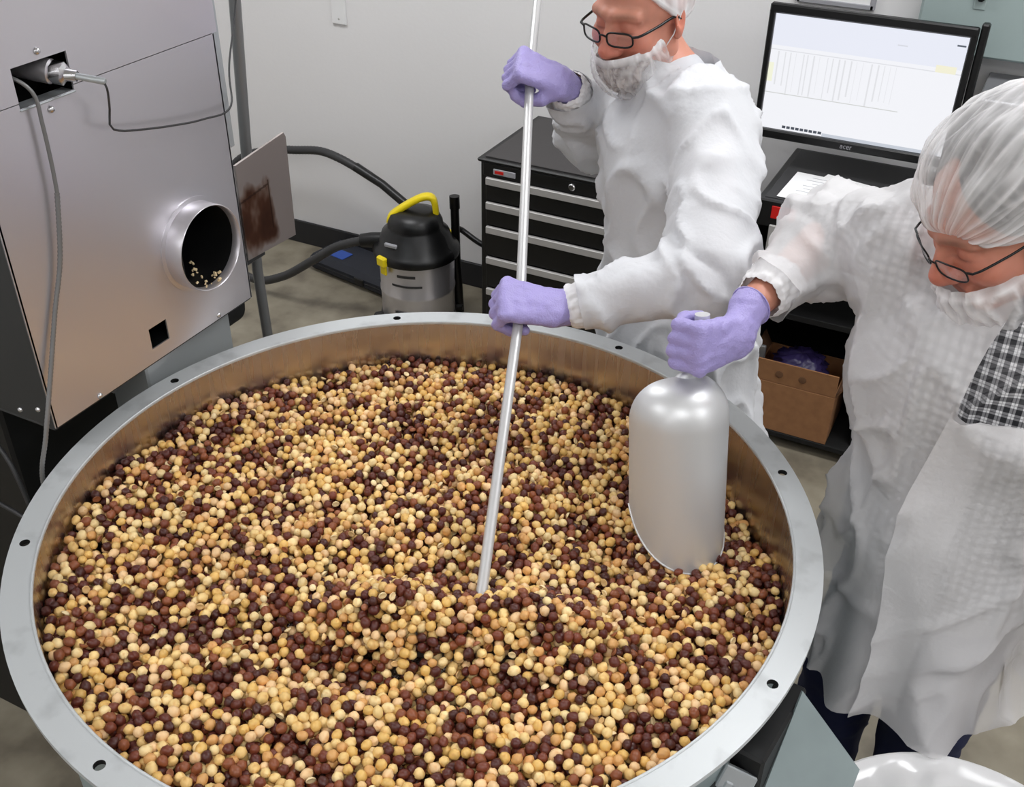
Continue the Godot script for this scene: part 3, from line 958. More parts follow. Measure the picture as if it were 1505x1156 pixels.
	put("motor", done(st), M.matte_black, o, "black rounded motor housing")
	# cables in the dark gap below
	for c in [[Vector3(-1.50, 0.93, -0.90), Vector3(-1.40, 0.90, -0.88), Vector3(-1.36, 0.84, -0.87), Vector3(-1.345, 0.70, -0.87)], [Vector3(-1.60, 0.86, -0.86), Vector3(-1.48, 0.80, -0.86), Vector3(-1.36, 0.775, -0.86), Vector3(-1.30, 0.76, -0.84)]]:
		var q := []
		for p in c: q.append(R.call(p))
		put("cable", tube_mesh(spline(q, 0.015), 0.004, 8), M.hose_grey, o)
	# pale chaff lying in the outlet
	var ch := []
	st = mb()
	for k in 26:
		var a := rng.randf_range(-0.75, 0.45)
		var rr := 0.071 - rng.randf() * 0.006
		var x := FX + rng.randf_range(-0.05, 0.034)
		var p: Vector3 = R.call(Vector3(x, 1.14 - cos(a) * rr, -1.273 + sin(a) * rr * -1.0))
		bx(st, p, Vector3(0.004, 0.003, 0.006) * rng.randf_range(0.5, 1.5), 0.0006, Basis.from_euler(Vector3(rng.randf() * 3, rng.randf() * 3, rng.randf() * 3)))
	var f := put("chaff", done(st), M.yellow_chaff if M.has("yellow_chaff") else mat("yellow_chaff", Color(0.93, 0.84, 0.66), 0.6), o, "pale flakes of nut skin")
	f.set_meta("kind", "stuff")
	# standing pipe between the roaster and the wall
	var v := thing("pipe", "thin grey vertical pipe standing behind the roaster edge", "pipe", Vector3(-1.415, 0, -1.60))
	put("tube", tube_mesh([Vector3(0.0, 0.004, 0), Vector3(-0.006, 0.6, 0), Vector3(-0.012, 0.9, 0), Vector3(0.004, 1.2, 0), Vector3(0.025, 1.48, 0), Vector3(0.045, 2.2, 0), Vector3(0.045, 2.79, 0)], 0.0115, 14), M.pipe_grey, v)
	put("foot", lathe_mesh([Vector2(0.03, 0.0), Vector2(0.03, 0.006), Vector2(0.013, 0.010), Vector2(0.013, 0.03)], Transform3D.IDENTITY, 20), M.pipe_grey, v)

func plate_uv(m: ArrayMesh, o: Vector3) -> ArrayMesh:
	var a := m.surface_get_arrays(0)
	var v: PackedVector3Array = a[Mesh.ARRAY_VERTEX]
	var uv := PackedVector2Array()
	for p in v: uv.append(Vector2((o.z - p.z) / 0.16, 1.0 - (p.y - o.y) / 0.222))
	a[Mesh.ARRAY_TEX_UV] = uv
	var r := ArrayMesh.new(); r.add_surface_from_arrays(Mesh.PRIMITIVE_TRIANGLES, a)
	return r

# =====================================================================  vacuum cleaner and the things by the wall
func vacuum():
	var at := Vector3(-1.81, 0, -2.86)
	var o := thing("vacuum_cleaner", "wet and dry vacuum with steel drum, black lid and yellow handle", "vacuum cleaner", at)
	put("drum", lathe_mesh([Vector2(0.0, 0.055), Vector2(0.125, 0.055), Vector2(0.132, 0.07), Vector2(0.132, 0.165), Vector2(0.1345, 0.17), Vector2(0.1345, 0.18), Vector2(0.132, 0.185), Vector2(0.134, 0.31)], Transform3D.IDENTITY, 48, 60), M.brushed_steel, o, "steel drum")
	put("lid", lathe_mesh([Vector2(0.140, 0.300), Vector2(0.152, 0.304), Vector2(0.154, 0.322), Vector2(0.146, 0.336), Vector2(0.132, 0.345), Vector2(0.118, 0.385), Vector2(0.100, 0.402), Vector2(0.098, 0.41), Vector2(0, 0.412)], Transform3D.IDENTITY, 48, 40), M.black_plastic, o, "black lid")
	put("motor_housing", lathe_mesh([Vector2(0.098, 0.405), Vector2(0.096, 0.425), Vector2(0.084, 0.450), Vector2(0.05, 0.462), Vector2(0, 0.464)], Transform3D.IDENTITY, 36, 50), M.black_plastic, o)
	var st := mb()
	var hp := spline([Vector3(-0.080, 0.418, 0.040), Vector3(-0.068, 0.446, 0.034), Vector3(0.0, 0.496, 0.0), Vector3(0.040, 0.512, -0.020), Vector3(0.060, 0.498, -0.030), Vector3(0.066, 0.450, -0.033)], 0.008)
	strap(st, hp, Vector3(0.45, 0, 0.9), 0.019, 0.0105)
	put("handle", done(st), M.yellow, o, "yellow carrying handle")
	for k in 2:
		var a := PI * 0.60 + PI * k
		var bs := Basis(Vector3.UP, PI / 2 - a)
		st = mb(); bx(st, Vector3(cos(a) * 0.156, 0.318, sin(a) * 0.156), Vector3(0.042, 0.036, 0.020), 0.005, bs); bx(st, Vector3(cos(a) * 0.150, 0.285, sin(a) * 0.150), Vector3(0.03, 0.04, 0.010), 0.004, bs)
		put("latch", done(st), M.yellow, o, "yellow lid latch")
	st = mb(); bx(st, Vector3(-0.025, 0.372, 0.123), Vector3(0.05, 0.014, 0.012), 0.003)
	put("badge", done(st), M.badge_grey, o)
	# inlet and grey suction hose
	var id := Vector3(-0.95, 0.0, 0.30).normalized()
	put("inlet", tube_mesh([id * 0.115 + Vector3(0, 0.335, 0), id * 0.165 + Vector3(0, 0.333, 0), id * 0.20 + Vector3(0, 0.328, 0)], [0.030, 0.027, 0.024], 18), M.black_plastic, o)
	var hs := [id * 0.19 + Vector3(0, 0.33, 0)]
	for p in [Vector3(-2.10, 0.285, -2.79), Vector3(-2.22, 0.20, -2.785), Vector3(-2.36, 0.105, -2.78), Vector3(-2.52, 0.045, -2.80), Vector3(-2.72, 0.06, -2.88), Vector3(-2.86, 0.20, -3.02), Vector3(-2.80, 0.36, -3.10), Vector3(-2.66, 0.43, -3.12), Vector3(-2.50, 0.462, -3.12), Vector3(-2.38, 0.483, -3.11), Vector3(-2.285, 0.475, -3.10), Vector3(-2.20, 0.448, -3.10)]:
		hs.append(p - at)
	put("hose", tube_mesh(spline(hs, 0.008), 0.0165, 12, true, 0.07), M.hose_grey, o, "grey ribbed suction hose")
	put("hose_end", tube_mesh([Vector3(-2.215, 0.455, -3.10) - at, Vector3(-2.10, 0.408, -3.10) - at, Vector3(-1.93, 0.335, -3.07) - at], [0.018, 0.0165, 0.0165], 14), M.black_plastic, o)
	put("power_cord", tube_mesh(spline([Vector3(0.10, 0.33, -0.08), Vector3(0.03, 0.30, -0.24), Vector3(0.13, 0.255, -0.245), Vector3(0.30, 0.19, -0.27), Vector3(0.34, 0.012, -0.27)], 0.02), 0.011, 8), M.black_plastic, o)
	for k in 4:
		var a := PI / 4 + PI / 2 * k
		var c := Vector3(cos(a) * 0.15, 0, sin(a) * 0.15)
		st = mb()
		bx(st, c * 0.86 + Vector3(0, 0.06, 0), Vector3(0.07, 0.03, 0.05), 0.008, Basis(Vector3.UP, -a))
		lathe(st, [Vector2(0, -0.012), Vector2(0.018, -0.012), Vector2(0.024, -0.006), Vector2(0.024, 0.006), Vector2(0.018, 0.012), Vector2(0, 0.012)], Transform3D(Basis(Vector3(0, 1, 0), Vector3(1, 0, 0), Vector3(0, 0, -1)), c + Vector3(0, 0.024, 0)), 18)
		put("caster", done(st), M.black_plastic, o)
	put("caster_base", lathe_mesh([Vector2(0.0, 0.045), Vector2(0.136, 0.045), Vector2(0.140, 0.06), Vector2(0.136, 0.075), Vector2(0.128, 0.08)], Transform3D.IDENTITY, 40), M.black_plastic, o)
	# print on the drum: thin dark strips following the drum
	st = mb()
	for s in [[0.262, 0.010, 0.25], [0.225, 0.008, 0.42], [0.118, 0.008, 0.36]]:
		lathe(st, [Vector2(0.1338, s[0]), Vector2(0.1344, s[0]), Vector2(0.1344, s[0] + s[1]), Vector2(0.1338, s[0] + s[1])], Transform3D.IDENTITY, 10, 20, PI * 0.42 - s[2], PI * 0.42 + s[2])
	put("drum_print", done(st), M.hose_grey, o)
	# upright extension tube
	var w := thing("vacuum_tube", "black extension tube standing upright beside the vacuum", "tube", Vector3(-1.70, 0, -2.97))
	put("tube", tube_mesh([Vector3(0, 0.0, 0), Vector3(-0.012, 0.25, 0.0), Vector3(-0.02, 0.47, -0.01)], [0.017, 0.016, 0.0155], 16), M.black_plastic, w)
	put("collar", tube_mesh([Vector3(-0.019, 0.44, -0.009), Vector3(-0.0205, 0.485, -0.0105)], 0.0185, 16), M.black_plastic, w)
	# dark flat case on the floor
	var c := thing("floor_case", "flat dark case with a blue label lying behind the vacuum hose", "case", Vector3(-2.20, 0, -3.09))
	var bs := Basis(Vector3.UP, -0.18)
	put("shell", box_mesh(Vector3(0, 0.035, 0), Vector3(0.46, 0.07, 0.19), 0.02, bs), M.blue_dark, c)
	put("label", box_mesh(bs * Vector3(-0.11, 0.071, 0.02), Vector3(0.075, 0.003, 0.06), 0.001, bs), M.blue_spot, c, "blue label")
	put("seam", box_mesh(Vector3(0, 0.036, 0), Vector3(0.464, 0.004, 0.194), 0.0015, bs), M.black_plastic, c)
	put("clip", box_mesh(bs * Vector3(0.06, 0.036, 0.097), Vector3(0.05, 0.03, 0.008), 0.003, bs), M.black_plastic, c)

func strap(st: SurfaceTool, pts: Array, across: Vector3, w: float, h: float):     # a bar of rounded section along a path
	var rings := []
	var n := pts.size()
	for i in n:
		var t: Vector3 = (pts[mini(i + 1, n - 1)] - pts[maxi(i - 1, 0)]).normalized()
		var s := (across - t * across.dot(t)).normalized(); var u := t.cross(s)
		var ring := []
		for k in 12:
			var a := TAU * k / 12.0
			ring.append(pts[i] + s * signf(cos(a)) * pow(absf(cos(a)), 0.5) * w + u * signf(sin(a)) * pow(absf(sin(a)), 0.5) * h)
		rings.append(ring)
	st.set_smooth_group(3)
	for i in n - 1:
		for k in 12: q_out(st, rings[i][k], rings[i + 1][k], rings[i + 1][(k + 1) % 12], rings[i][(k + 1) % 12], (pts[i] + pts[i + 1]) * 0.5)
	st.set_smooth_group(-1)
	for e in [0, n - 1]:
		for k in 12: t_out(st, pts[e], rings[e][k], rings[e][(k + 1) % 12], pts[1] if e == 0 else pts[n - 2])

func furniture():
	# ---- tool chest with five drawers
	var at := Vector3(-1.135, 0, -2.91)
	var o := thing("tool_chest", "black rolling tool chest with long aluminium drawer pulls and grey top mat", "tool chest", at)
	var w := 0.67; var d := 0.42
	put("carcass", box_mesh(Vector3(0, 0.43, -0.006), Vector3(w, 0.67, d - 0.012), 0.004), M.cabinet_black, o)
	put("top_tray", box_mesh(Vector3(0, 0.765, 0), Vector3(w + 0.008, 0.012, d + 0.008), 0.004), M.cabinet_black, o)
	put("top_mat", box_mesh(Vector3(0, 0.7725, 0), Vector3(w - 0.03, 0.004, d - 0.03), 0.001), M.mat_grey, o, "dark grey rubber top mat")
	put("lock_panel", box_mesh(Vector3(0, 0.738, d * 0.5 - 0.002), Vector3(w - 0.03, 0.042, 0.008), 0.002), M.cabinet_black, o)
	var st := mb(); lathe(st, [Vector2(0.011, 0), Vector2(0.011, 0.006), Vector2(0.008, 0.009), Vector2(0, 0.009)], Transform3D(frame_of(Vector3.BACK), Vector3(-0.020, 0.738, d * 0.5)), 20)
	put("lock", done(st), M.chrome, o, "round chrome lock")
	put("badge", box_mesh(Vector3(-0.245, 0.736, d * 0.5 + 0.003), Vector3(0.075, 0.018, 0.004), 0.001), M.badge_grey, o)
	put("badge_stripe", box_mesh(Vector3(-0.262, 0.736, d * 0.5 + 0.0045), Vector3(0.03, 0.010, 0.003), 0.0005), M.red, o)
	var tops := [0.703, 0.622, 0.540, 0.433, 0.320, 0.10]
	for i in 5:
		var t: float = tops[i] + 0.012; var b: float = tops[i + 1] + 0.016
		var dr := put("drawer", box_mesh(Vector3(0, (t + b) * 0.5, d * 0.5 - 0.002), Vector3(w - 0.05, t - b, 0.010), 0.002), M.cabinet_black, o)
		st = mb()
		bx(st, Vector3(0, tops[i], d * 0.5 + 0.010), Vector3(w - 0.058, 0.022, 0.004), 0.001)
		bx(st, Vector3(0, tops[i] + 0.010, d * 0.5 + 0.005), Vector3(w - 0.058, 0.003, 0.012), 0.001)
		put("pull", done(st), M.handle_aluminium, dr, "long pale aluminium pull")
	casters(o, w, d)
	# ---- open black cart with the monitor on it
	at = Vector3(-0.245, 0, -2.955); w = 0.74; d = 0.43
	o = thing("tool_cart", "black cart with open shelf and red badge under the monitor", "cart", at)
	put("top_tray", box_mesh(Vector3(0, 0.76, 0), Vector3(w, 0.08, d), 0.004), M.cabinet_black, o)
	put("top_mat", box_mesh(Vector3(0, 0.8, 0), Vector3(w - 0.035, 0.004, d - 0.035), 0.001), M.mat_dark if M.has("mat_dark") else mat("mat_dark", Color(0.17, 0.17, 0.175), 0.7), o)
	put("badge", box_mesh(Vector3(-0.292, 0.768, d * 0.5 + 0.002), Vector3(0.066, 0.036, 0.004), 0.001), M.red, o, "red badge")
	put("badge_plate", box_mesh(Vector3(-0.228, 0.768, d * 0.5 + 0.002), Vector3(0.055, 0.036, 0.004), 0.001), M.badge_grey, o, "grey badge plate")
	for s in [-1, 1]:
		put("side_panel", box_mesh(Vector3(s * (w * 0.5 - 0.006), 0.39, 0), Vector3(0.012, 0.70, d), 0.002), M.cabinet_black, o)
	put("back_panel", box_mesh(Vector3(0, 0.39, -d * 0.5 + 0.005), Vector3(w - 0.024, 0.70, 0.01), 0.001), M.matte_black, o)
	put("shelf", box_mesh(Vector3(0, 0.42, -0.03), Vector3(w - 0.024, 0.02, d - 0.08), 0.002), M.matte_black, o)
	put("floor_shelf", box_mesh(Vector3(0, 0.045, 0), Vector3(w - 0.024, 0.018, d), 0.002), M.matte_black, o)
	put("side_rail", box_mesh(Vector3(-0.315, 0.66, d * 0.5 + 0.002), Vector3(0.020, 0.14, 0.008), 0.002), M.handle_aluminium, o, "short grey rail")
	put("bracket", box_mesh(Vector3(-0.305, 0.295, d * 0.5 - 0.03), Vector3(0.045, 0.065, 0.012), 0.002), M.pipe_grey, o, "small grey bracket")
	casters(o, w, d, 0.036)
	# things in and on the cart
	var c := thing("cardboard_box", "open brown cardboard box on the bottom shelf of the black cart", "box", Vector3(-0.425, 0.055, -2.86))
	put("front_wall", box_mesh(Vector3(0, 0.085, 0.115), Vector3(0.255, 0.17, 0.005), 0.001), M.cardboard, c)
	put("back_wall", box_mesh(Vector3(0, 0.085, -0.115), Vector3(0.255, 0.17, 0.005), 0.001), M.cardboard, c)
	for s in [-1, 1]:
		put("side_wall", box_mesh(Vector3(s * 0.125, 0.085, 0), Vector3(0.005, 0.17, 0.23), 0.001), M.cardboard, c)
		put("flap", box_mesh(Vector3(s * 0.138, 0.190, 0), Vector3(0.004, 0.055, 0.225), 0.001, Basis(Vector3(0, 0, 1), -s * 0.5)), M.cardboard_dark, c)
	put("base", box_mesh(Vector3(0, 0.003, 0), Vector3(0.255, 0.006, 0.23), 0.001), M.cardboard, c)
	var fl := put("flap", box_mesh(Vector3(0, 0.209, 0.117), Vector3(0.255, 0.076, 0.004), 0.001, Basis(Vector3(1, 0, 0), 0.06)), M.cardboard, c)
	st = mb()
	for s in [-0.045, 0.025]: dome(st, Vector3(s, 0.205, 0.1195), Vector3.BACK, 0.012, 0.0012)
	put("print", done(st), M.cardboard_dark, fl)
	put("box_content", crumple(Vector3(-0.01, 0.185, -0.01), Vector3(0.095, 0.045, 0.075), 5, 0.28), M.purple_film, c, "dark purple film inside the box")
	c = thing("storage_crate", "dark grey crate beside the cardboard box in the cart", "crate", Vector3(-0.13, 0.055, -2.88))
	put("body", lathe_mesh([Vector2(0.0, 0.0), Vector2(0.165, 0.0), Vector2(0.178, 0.235), Vector2(0.186, 0.236), Vector2(0.186, 0.248), Vector2(0.172, 0.248), Vector2(0.160, 0.01), Vector2(0, 0.008)], Transform3D(Basis(Vector3(0.62, 0, -0.62), Vector3(0, 1, 0), Vector3(0.70, 0, 0.70)), Vector3.ZERO), 4, 10), M.dark_steel, c)
	put("lid", box_mesh(Vector3(0, 0.252, 0), Vector3(0.235, 0.012, 0.262), 0.004), M.hose_grey, c)
	for k in 2:
		c = thing("paper_sheet", ["white printed sheet lying flat on the cart top", "white sheet lying askew under the other sheet on the cart"][k], "paper", Vector3([-0.462, -0.40][k], [0.8045, 0.8025][k], [-2.862, -2.875][k]))
		var bs := Basis(Vector3.UP, [-0.04, -0.22][k])
		put("sheet", box_mesh(Vector3.ZERO, Vector3(0.205, 0.0012, 0.20), 0.0003, bs), M.paper, c)
		st = mb()
		for j in 7: bx(st, bs * Vector3(rng.randf_range(-0.03, 0.0), 0.0008, -0.075 + j * 0.022), Vector3(rng.randf_range(0.06, 0.13), 0.0004, 0.003), 0.0001, bs)
		put("print", done(st), M.print_grey, c)
	# ---- monitor
	var mo := thing("monitor", "wide black computer monitor with a bright spreadsheet on its screen", "monitor", Vector3(-0.44, 0.8035, -2.98))
	var B := Vector3(-0.44, 0.8035, -2.98)
	st = mb()
	var zf := 0.004
	bx(st, Vector3(-0.439, 1.249, -2.98 + zf) - B, Vector3(0.538, 0.026, 0.022), 0.004)
	bx(st, Vector3(-0.439, 0.902, -2.98 + zf) - B, Vector3(0.538, 0.026, 0.022), 0.004)
	bx(st, Vector3(-0.700, 1.075, -2.98 + zf) - B, Vector3(0.016, 0.34, 0.022), 0.003)
	bx(st, Vector3(-0.179, 1.075, -2.98 + zf) - B, Vector3(0.018, 0.34, 0.022), 0.003)
	put("bezel", done(st), M.black_plastic, mo)
	put("back_shell", box_ab(Vector3(-0.70, 0.90, -3.02) - B, Vector3(-0.178, 1.25, -2.985) - B, 0.008), M.black_plastic, mo)
	st = mb(); bx(st, Vector3(-0.158, 1.10, -2.985) - B, Vector3(0.020, 0.345, 0.03), 0.004); bx(st, Vector3(-0.150, 1.03, -3.00) - B, Vector3(0.03, 0.045, 0.03), 0.004)
	put("side_strip", done(st), M.black_plastic, mo, "thin black strip fixed to the right edge")
	var a := []; a.resize(Mesh.ARRAY_MAX)
	var lo := Vector3(-0.692, 0.915, -2.979) - B; var hi := Vector3(-0.187, 1.236, -2.979) - B
	a[Mesh.ARRAY_VERTEX] = PackedVector3Array([lo, Vector3(hi.x, lo.y, lo.z), hi, Vector3(lo.x, hi.y, lo.z)])
	a[Mesh.ARRAY_NORMAL] = PackedVector3Array([Vector3.BACK, Vector3.BACK, Vector3.BACK, Vector3.BACK])
	a[Mesh.ARRAY_TEX_UV] = PackedVector2Array([Vector2(0, 1), Vector2(1, 1), Vector2(1, 0), Vector2(0, 0)])
	a[Mesh.ARRAY_INDEX] = PackedInt32Array([0, 2, 1, 0, 3, 2])
	var am := ArrayMesh.new(); am.add_surface_from_arrays(Mesh.PRIMITIVE_TRIANGLES, a)
	put("screen", am, M.screen_glow, mo, "bright white screen with a pale spreadsheet")
	var sl := AreaLight3D.new(); sl.name = "screen_light"; sl.area_size = Vector2(0.50, 0.31); sl.light_energy = 0.03; sl.light_color = Color(0.93, 0.95, 1.0)
	sl.area_range = 8.0; sl.area_attenuation = 2.0; sl.shadow_enabled = true
	sl.position = Vector3(-0.439, 1.075, -2.972) - B; sl.rotation_degrees = Vector3(0, 180, 0)
	mo.add_child(sl, true)
	text_on("acer", 0.017, M.badge_grey, mo, "logo", Transform3D(Basis.IDENTITY, Vector3(-0.44, 0.902, -2.964) - B))
	put("wall_arm", box_ab(Vector3(-0.47, 1.05, -3.228) - B, Vector3(-0.41, 1.11, -3.02) - B, 0.006), M.black_plastic, mo)
	put("wall_bracket", box_ab(Vector3(-0.50, 1.02, -3.229) - B, Vector3(-0.38, 1.14, -3.218) - B, 0.003), M.black_plastic, mo)
	# ---- enclosure and shelf on the wall
	var e := thing("control_enclosure", "pale grey green metal enclosure with a black knob on the wall", "enclosure", Vector3(0.05, 1.145, -3.18))
	put("housing", box_mesh(Vector3(0, 0.33, -0.004), Vector3(0.784, 0.66, 0.09), 0.004), M.enclosure_green, e)
	put("door", box_mesh(Vector3(0.0, 0.33, 0.045), Vector3(0.776, 0.652, 0.012), 0.004), M.enclosure_green, e)
	st = mb(); bx(st, Vector3(-0.245, 0.185, 0.062), Vector3(0.026, 0.075, 0.022), 0.009)
	put("knob", done(st), M.matte_black, e, "black upright handle")
	put("knob_plate", box_mesh(Vector3(-0.245, 0.175, 0.052), Vector3(0.030, 0.10, 0.004), 0.002), M.enclosure_green, e)
	var sh := thing("wall_shelf", "shiny grey wall shelf with a dark front edge below the enclosure", "shelf", Vector3(0.268, 1.08, -3.09))
	put("board", box_mesh(Vector3(0, 0, 0), Vector3(0.80, 0.022, 0.26), 0.003), M.shelf_grey, sh)
	put("front_edge", box_mesh(Vector3(0, -0.003, 0.133), Vector3(0.80, 0.020, 0.008), 0.002), M.black_plastic, sh)
	for s in [-0.3, 0.3]: put("bracket", box_mesh(Vector3(s, -0.06, -0.07), Vector3(0.02, 0.10, 0.12), 0.003), M.dark_steel, sh)
	# ---- white drum in the corner of the view
	var dm := thing("white_drum", "round white plastic drum with a glossy crumpled liner beside the tub", "drum", Vector3(0.205, 0, -1.049))
	put("body", lathe_mesh([Vector2(0, 0.0), Vector2(0.225, 0.0), Vector2(0.232, 0.01), Vector2(0.243, 0.50), Vector2(0.249, 0.505), Vector2(0.249, 0.545), Vector2(0.246, 0.55), Vector2(0.241, 0.548), Vector2(0.238, 0.40)], Transform3D.IDENTITY, 72), M.white_plastic, dm)
	var rows := []
	for i in 15:
		var row := []
		var r := 0.243 * i / 14.0
		for k in 72:
			var an := TAU * k / 72.0
			var x := cos(an) * r; var z := sin(an) * r
			var y := 0.535 - 0.03 * (1.0 - pow(r / 0.243, 4.0)) + (absf(n1.get_noise_2d(x * 12.0, z * 12.0)) * 0.030 + absf(n2.get_noise_2d(x * 30.0, z * 30.0)) * 0.010) * (1.0 - pow(r / 0.243, 6.0))
			row.append(Vector3(x, y + (0.016 if i == 14 else 0.0), z))
		rows.append(row)
	put("liner", net_mesh([grid_net(rows, true, true)]), M.white_gloss if M.has("white_gloss") else mat("white_gloss", Color(0.95, 0.95, 0.955), 0.16), dm, "glossy white crumpled liner")

func crumple(c: Vector3, r: Vector3, seed_: int, amt: float) -> ArrayMesh:
	var rows := []
	for i in 17:
		var row := []
		for k in 28:
			var ph := PI * i / 16.0; var a := TAU * k / 28.0
			var d := Vector3(sin(ph) * cos(a), cos(ph), sin(ph) * sin(a))
			row.append(c + d * r * (1.0 - absf(n1.get_noise_3d(d.x * 2.4 + seed_, d.y * 2.4, d.z * 2.4)) * amt * 1.6))
		rows.append(row)
	return net_mesh([grid_net(rows, true, false)])

func casters(o: Node3D, w: float, d: float, top := 0.095):
	for sx in [-1, 1]:
		for sz in [-1, 1]:
			var st := mb()
			var c := Vector3(sx * (w * 0.5 - 0.07), 0, sz * (d * 0.5 - 0.06))
			var r := top * 0.42
			lathe(st, [Vector2(0, -0.012), Vector2(r * 0.8, -0.012), Vector2(r, -0.006), Vector2(r, 0.006), Vector2(r * 0.8, 0.012), Vector2(0, 0.012)], Transform3D(Basis(Vector3(0, 1, 0), Vector3(1, 0, 0), Vector3(0, 0, -1)), c + Vector3(0, r, 0)), 18)
			bx(st, c + Vector3(0, top - 0.004, 0), Vector3(0.05, 0.008, 0.05), 0.002)
			for s in [-1, 1]: bx(st, c + Vector3(s * 0.016, (top + r) * 0.5, 0), Vector3(0.004, top - r + 0.01, 0.02), 0.001)
			put("caster", done(st), M.matte_black, o)

# =====================================================================  pole and scoop
const POLE_END := Vector3(-0.548, 0.836, -1.000)
const POLE_LO := Vector3(-0.698, 1.080, -1.427)
const POLE_HI := Vector3(-0.891, 1.336, -1.848)
const SCOOP_TOP := Vector3(-0.367, 1.105, -1.314)
const HAND := Vector3(-0.354, 1.160, -1.348)
const SCOOP_TIP := Vector3(-0.327, 0.790, -1.272)

func tools():
	var d := (POLE_HI - POLE_END).normalized()
	var o := thing("stirring_pole", "long silver pole held in both gloved hands, its end in the nuts", "pole", POLE_END)
	var z := Vector3.ZERO
	put("shaft", tube_mesh([z - d * 0.03, POLE_LO - POLE_END, POLE_HI - POLE_END, POLE_HI - POLE_END + d * 0.22, POLE_HI - POLE_END + d * 0.45], 0.0088, 20), M.pole_metal, o)
	put("end_cap", tube_mesh([POLE_HI - POLE_END + d * 0.44, POLE_HI - POLE_END + d * 0.462], 0.0105, 18), M.black_plastic, o)
	var st := mb()
	var sd := d.cross(Vector3.UP).normalized()
	bx(st, z - d * 0.055 + Vector3(0, -0.03, 0.0), Vector3(0.26, 0.05, 0.006), 0.002, Basis(sd, Vector3.UP, sd.cross(Vector3.UP)))
	put("rake_blade", done(st), M.handle_aluminium, o)
	# scoop: an open shell, its round back towards the viewer
	var ax := (SCOOP_TOP - SCOOP_TIP).normalized()
	var to := (CAM - SCOOP_TOP); to = (to - ax * to.dot(ax)).normalized()
	var side := ax.cross(to)
	to = (to.rotated(ax, deg_to_rad(34.0)))
	side = ax.cross(to)
	var bs := Basis(side, ax, to)
	var s := thing("scoop", "large rounded aluminium scoop held upside down over the nuts", "scoop", SCOOP_TIP)
	var L := (SCOOP_TOP - SCOOP_TIP).length()
	var nets_ := []
	var edge := []
	for skin in 2:
		var R := 0.0785 - skin * 0.0022
		var rows := []
		for i in 27:
			var row := []
			for k in 41:
				var f := (k / 40.0) * 2.0 - 1.0
				var ph := f * deg_to_rad(104.0)
				var low := 0.012 + 0.098 * pow(absf(f), 2.1)
				var y: float; var r := R
				if i <= 14:
					y = lerpf(low, L - 0.062, i / 14.0)
				else:
					var u := (i - 14) / 12.0 * PI / 2
					y = L - 0.062 + sin(u) * (0.062 - skin * 0.002); r = R * pow(cos(u), 0.72) if i < 26 else 0.0
				row.append(bs * Vector3(sin(ph) * r, y, cos(ph) * r - R * 0.12))
			rows.append(row)
		if skin == 0:
			for k in 41: edge.append(rows[0][k])
		nets_.append(grid_net(rows, false, skin == 1))
	put("bowl", net_mesh(nets_), M.aluminium, s)
	var rim := []
	for p in edge: rim.append(p)
	put("edge", tube_mesh(rim, 0.0018, 8), M.aluminium, s)
	put("handle", tube_mesh(spline([bs * Vector3(0, L - 0.012, -0.010), HAND - SCOOP_TIP - ax * 0.038, HAND - SCOOP_TIP, HAND - SCOOP_TIP + ax * 0.040], 0.012), 0.0115, 18), M.aluminium, s)

# =====================================================================  people
func palm_grip(o: Vector3, axis: Vector3, to_wrist: Vector3, mir: float, rp := 0.010) -> Array:
	# a fist closed round a bar: y along the bar, x to the wrist, z out of the back of the hand
	var y := axis.normalized()
	var x := (to_wrist - y * to_wrist.dot(y)).normalized()
	var b := Basis(x, y, x.cross(y))
	var W := func(px: float, py: float, pz: float) -> Vector3: return o + b * Vector3(px, py * mir, pz)
	var ps := []
	var s := rp - 0.010
	for i in 4:
		var yy := (1.5 - i) * 0.0205
		var e: float = [0.0, 0.003, 0.001, -0.005][i]
		var mcp: Vector3 = W.call(-0.028 - e * 0.5, yy, 0.029 + s + e * 0.4)
		var pip: Vector3 = W.call(-0.041 - s - e, yy * 0.98, -0.008)
		var dip: Vector3 = W.call(-0.012, yy * 0.96, -0.026 - s)
		var tip: Vector3 = W.call(0.013, yy * 0.95, -0.018 - s)
		ps.append(cap(W.call(0.056, yy * 0.66, 0.018), mcp, 0.0145, 0.0120, 0.016))
		ps.append(cap(mcp, pip, 0.0112, 0.0100, 0.006))
		ps.append(cap(pip, dip, 0.0098, 0.0092, 0.004))
		ps.append(cap(dip, tip, 0.0090, 0.0082, 0.004))
	ps.append(cap(W.call(0.060, 0.016, 0.010), W.call(0.030, 0.037, -0.006), 0.0165, 0.0135, 0.014))
	ps.append(cap(W.call(0.030, 0.037, -0.006), W.call(0.004, 0.043, -0.022), 0.0115, 0.0102, 0.006))
	ps.append(cap(W.call(0.004, 0.043, -0.022), W.call(-0.020, 0.036, -0.024), 0.0100, 0.0088, 0.005))
	ps.append(cap(W.call(0.055, 0.0, 0.014), W.call(0.020, 0.0, 0.022), 0.018, 0.015, 0.012))
	return [ps, b]

